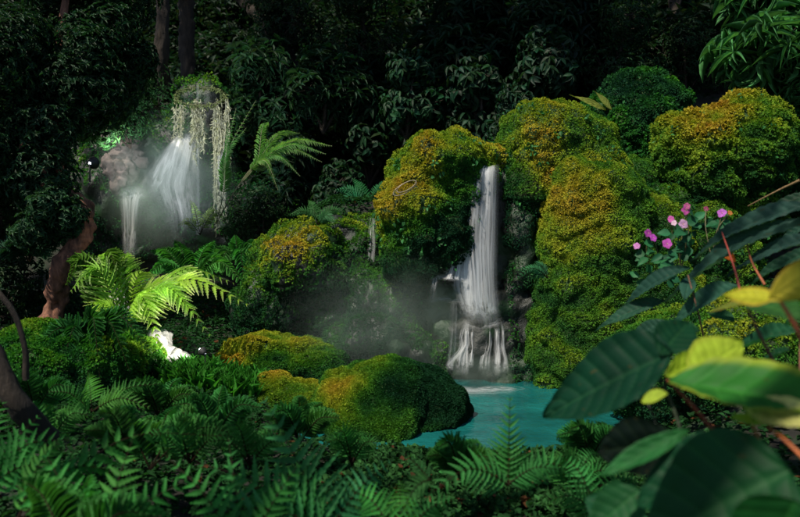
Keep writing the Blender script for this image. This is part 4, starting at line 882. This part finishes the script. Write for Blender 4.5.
flowerplant('tallest sprig with clustered pink and white blooms', (680, 275, 3.9), [(686, 210, 3.9, .034, (.55, .10, .38)), (671, 219, 3.85, .026, (.55, .10, .38)), (683, 224, 3.8, .034, (.72, .42, .68)), (674, 223, 3.82, .02, (.7, .5, .6)), (687, 206, 3.9, .024, (.5, .12, .25))], 6)
flowerplant('rightmost sprig with one violet bloom and an orange petal', (712, 260, 3.8), [(722, 213, 3.8, .032, (.55, .16, .62)), (730, 213, 3.8, .018, (.6, .2, .05)), (706, 209, 3.9, .02, (.45, .08, .16))], 6)

# ------------------------------------------------------------------ twig loop, lamps
lp = P(405, 188, 5.7); mb = MB()
a_, b_ = Vector((.085, 0, .045)), Vector((-.012, .01, .032))
for s, off in ((1, Vector((0, 0, 0))), (.8, Vector((.01, -.006, .012)))):
    tube(mb, [lp + off + a_ * (s * math.cos(th)) + b_ * (s * math.sin(th)) for th in np.linspace(0, 2 * math.pi * .97, 26)], .0032, (.4, .36, .3), 6)
tag(mb.build('twig_loop', M_LOOP, None, tuple(lp)), 'small pale oval loop of dry twig resting on the golden moss', 'twig')

def lamp(name, label, pos, r, aim, energy, size, col, hood=True):
    pos = Vector(pos); aim = Vector(aim).normalized(); root = empty(name, pos, label, 'lamp', 'garden spotlights among the ferns')
    a = aim.cross(Vector((0, 0, 1))).normalized(); b = a.cross(aim)
    prof = [(-.9, .25), (-.85, .5), (-.5, .7), (0, .95), (.5, 1.08), (.52, 1.0), (.1, .88)]; mb = MB(); k = 28; v = []; f = []
    for z, q in prof:
        for j in range(k):
            th = 2 * math.pi * j / k; v.append(tuple(pos + aim * (z * r) + (a * math.cos(th) + b * math.sin(th)) * (q * r)))
    for i in range(len(prof) - 1):
        for j in range(k): f.append((i * k + j, i * k + (j + 1) % k, (i + 1) * k + (j + 1) % k, (i + 1) * k + j))
    mb.add(v, f, (.5, .5, .5)); mb.build('housing', M_DARKM, root, pos)
    g = MB(); rr = .84 * r; v = [tuple(pos + aim * (1.35 * r))]; 
    for q, z in ((.6, 1.1), (1, .42)):
        for j in range(k): th = 2 * math.pi * j / k; v.append(tuple(pos + aim * (z * r) + (a * math.cos(th) + b * math.sin(th)) * (q * rr)))
    f3 = [(0, 1 + j, 1 + (j + 1) % k) for j in range(k)]; g.add(v, f3, (1, 1, 1))
    g2 = [(1 + j, 1 + k + j, 1 + k + (j + 1) % k, 1 + (j + 1) % k) for j in range(k)]; g.f4.append(np.array(g2)); g.build('lens', M_LAMP, root, pos)
    s = MB(); tube(s, [pos - aim * (.8 * r), pos - aim * r * .9 + Vector((0, 0, -r)), pos - aim * r * .9 + Vector((0, 0, -r * 3.2))], r * .13, (.3, .3, .3), 8); s.build('stake', M_DARKM, root, pos)
    ld = bpy.data.lights.new('lamp_light', 'SPOT'); lo = bpy.data.objects.new('lamp_light', ld); COL.objects.link(lo)
    ld.energy = energy; ld.spot_size = R(size); ld.spot_blend = .6; ld.shadow_soft_size = r * .8; ld.color = col
    lo.parent = root; lo.location = aim * (r * 1.7); lo.rotation_euler = (-aim).to_track_quat('Z', 'Y').to_euler()
    return root
q1 = P(92, 163, 6.45); lamp('garden_spotlight', 'small round lit spotlight shining among leaves left of the misty waterfall', q1, .048, P(192, 150, 8.7) - q1, 170, 60, (.92, .96, 1))
q2 = P(203, 352, 5.05); lamp('garden_spotlight', 'small garden spotlight low in the grass right of the pale lit stone', q2, .028, P(150, 305, 5.45) - q2, 17, 120, (1, .97, .85))

# ------------------------------------------------------------------ mist
def mist(label, c, r, dens, col=(.72, .95, .80)):
    m, t, out = newmat('mist'); L = t.links.new
    v = N(t, 'ShaderNodeVolumePrincipled'); v.inputs['Color'].default_value = (*col, 1); v.inputs['Anisotropy'].default_value = .2
    tc = N(t, 'ShaderNodeTexCoord'); ln = N(t, 'ShaderNodeVectorMath', operation='LENGTH'); L(tc.outputs['Object'], ln.inputs[0])
    mr = N(t, 'ShaderNodeMapRange', interpolation_type='SMOOTHSTEP'); mr.inputs[1].default_value = 1; mr.inputs[2].default_value = .15; mr.inputs[3].default_value = 0; mr.inputs[4].default_value = dens; L(ln.outputs['Value'], mr.inputs[0])
    no = N(t, 'ShaderNodeTexNoise'); no.inputs['Scale'].default_value = 2.2; no.inputs['Detail'].default_value = 2; L(tc.outputs['Object'], no.inputs['Vector'])
    m2 = N(t, 'ShaderNodeMapRange'); m2.inputs[1].default_value = .35; m2.inputs[2].default_value = .65; m2.inputs[3].default_value = .15; m2.inputs[4].default_value = 1.5; L(no.outputs['Fac'], m2.inputs[0])
    mu = N(t, 'ShaderNodeMath', operation='MULTIPLY'); L(mr.outputs[0], mu.inputs[0]); L(m2.outputs[0], mu.inputs[1]); L(mu.outputs[0], v.inputs['Density']); L(v.outputs[0], out.inputs['Volume'])
    vv, f = sup_sphere((0, 0, 0), (1, 1, 1), 2); mb = MB(); mb.add(vv, f, (1, 1, 1)); o = mb.build('mist', m); o.location = c; o.scale = r
    return tag(o, label, 'mist', None, 'stuff')
mist('pale mist drifting over the pool in front of the dark rock slope', P(385, 325, 5.6), (.9, .6, .62), .42)
mist('bright spray mist hanging round the misty left waterfall', P(165, 185, 8.3), (.85, .5, .85), 1.3)
mist('low splash mist where the main waterfall meets the pool', P(480, 372, 5.6), (.32, .22, .2), 1.6)
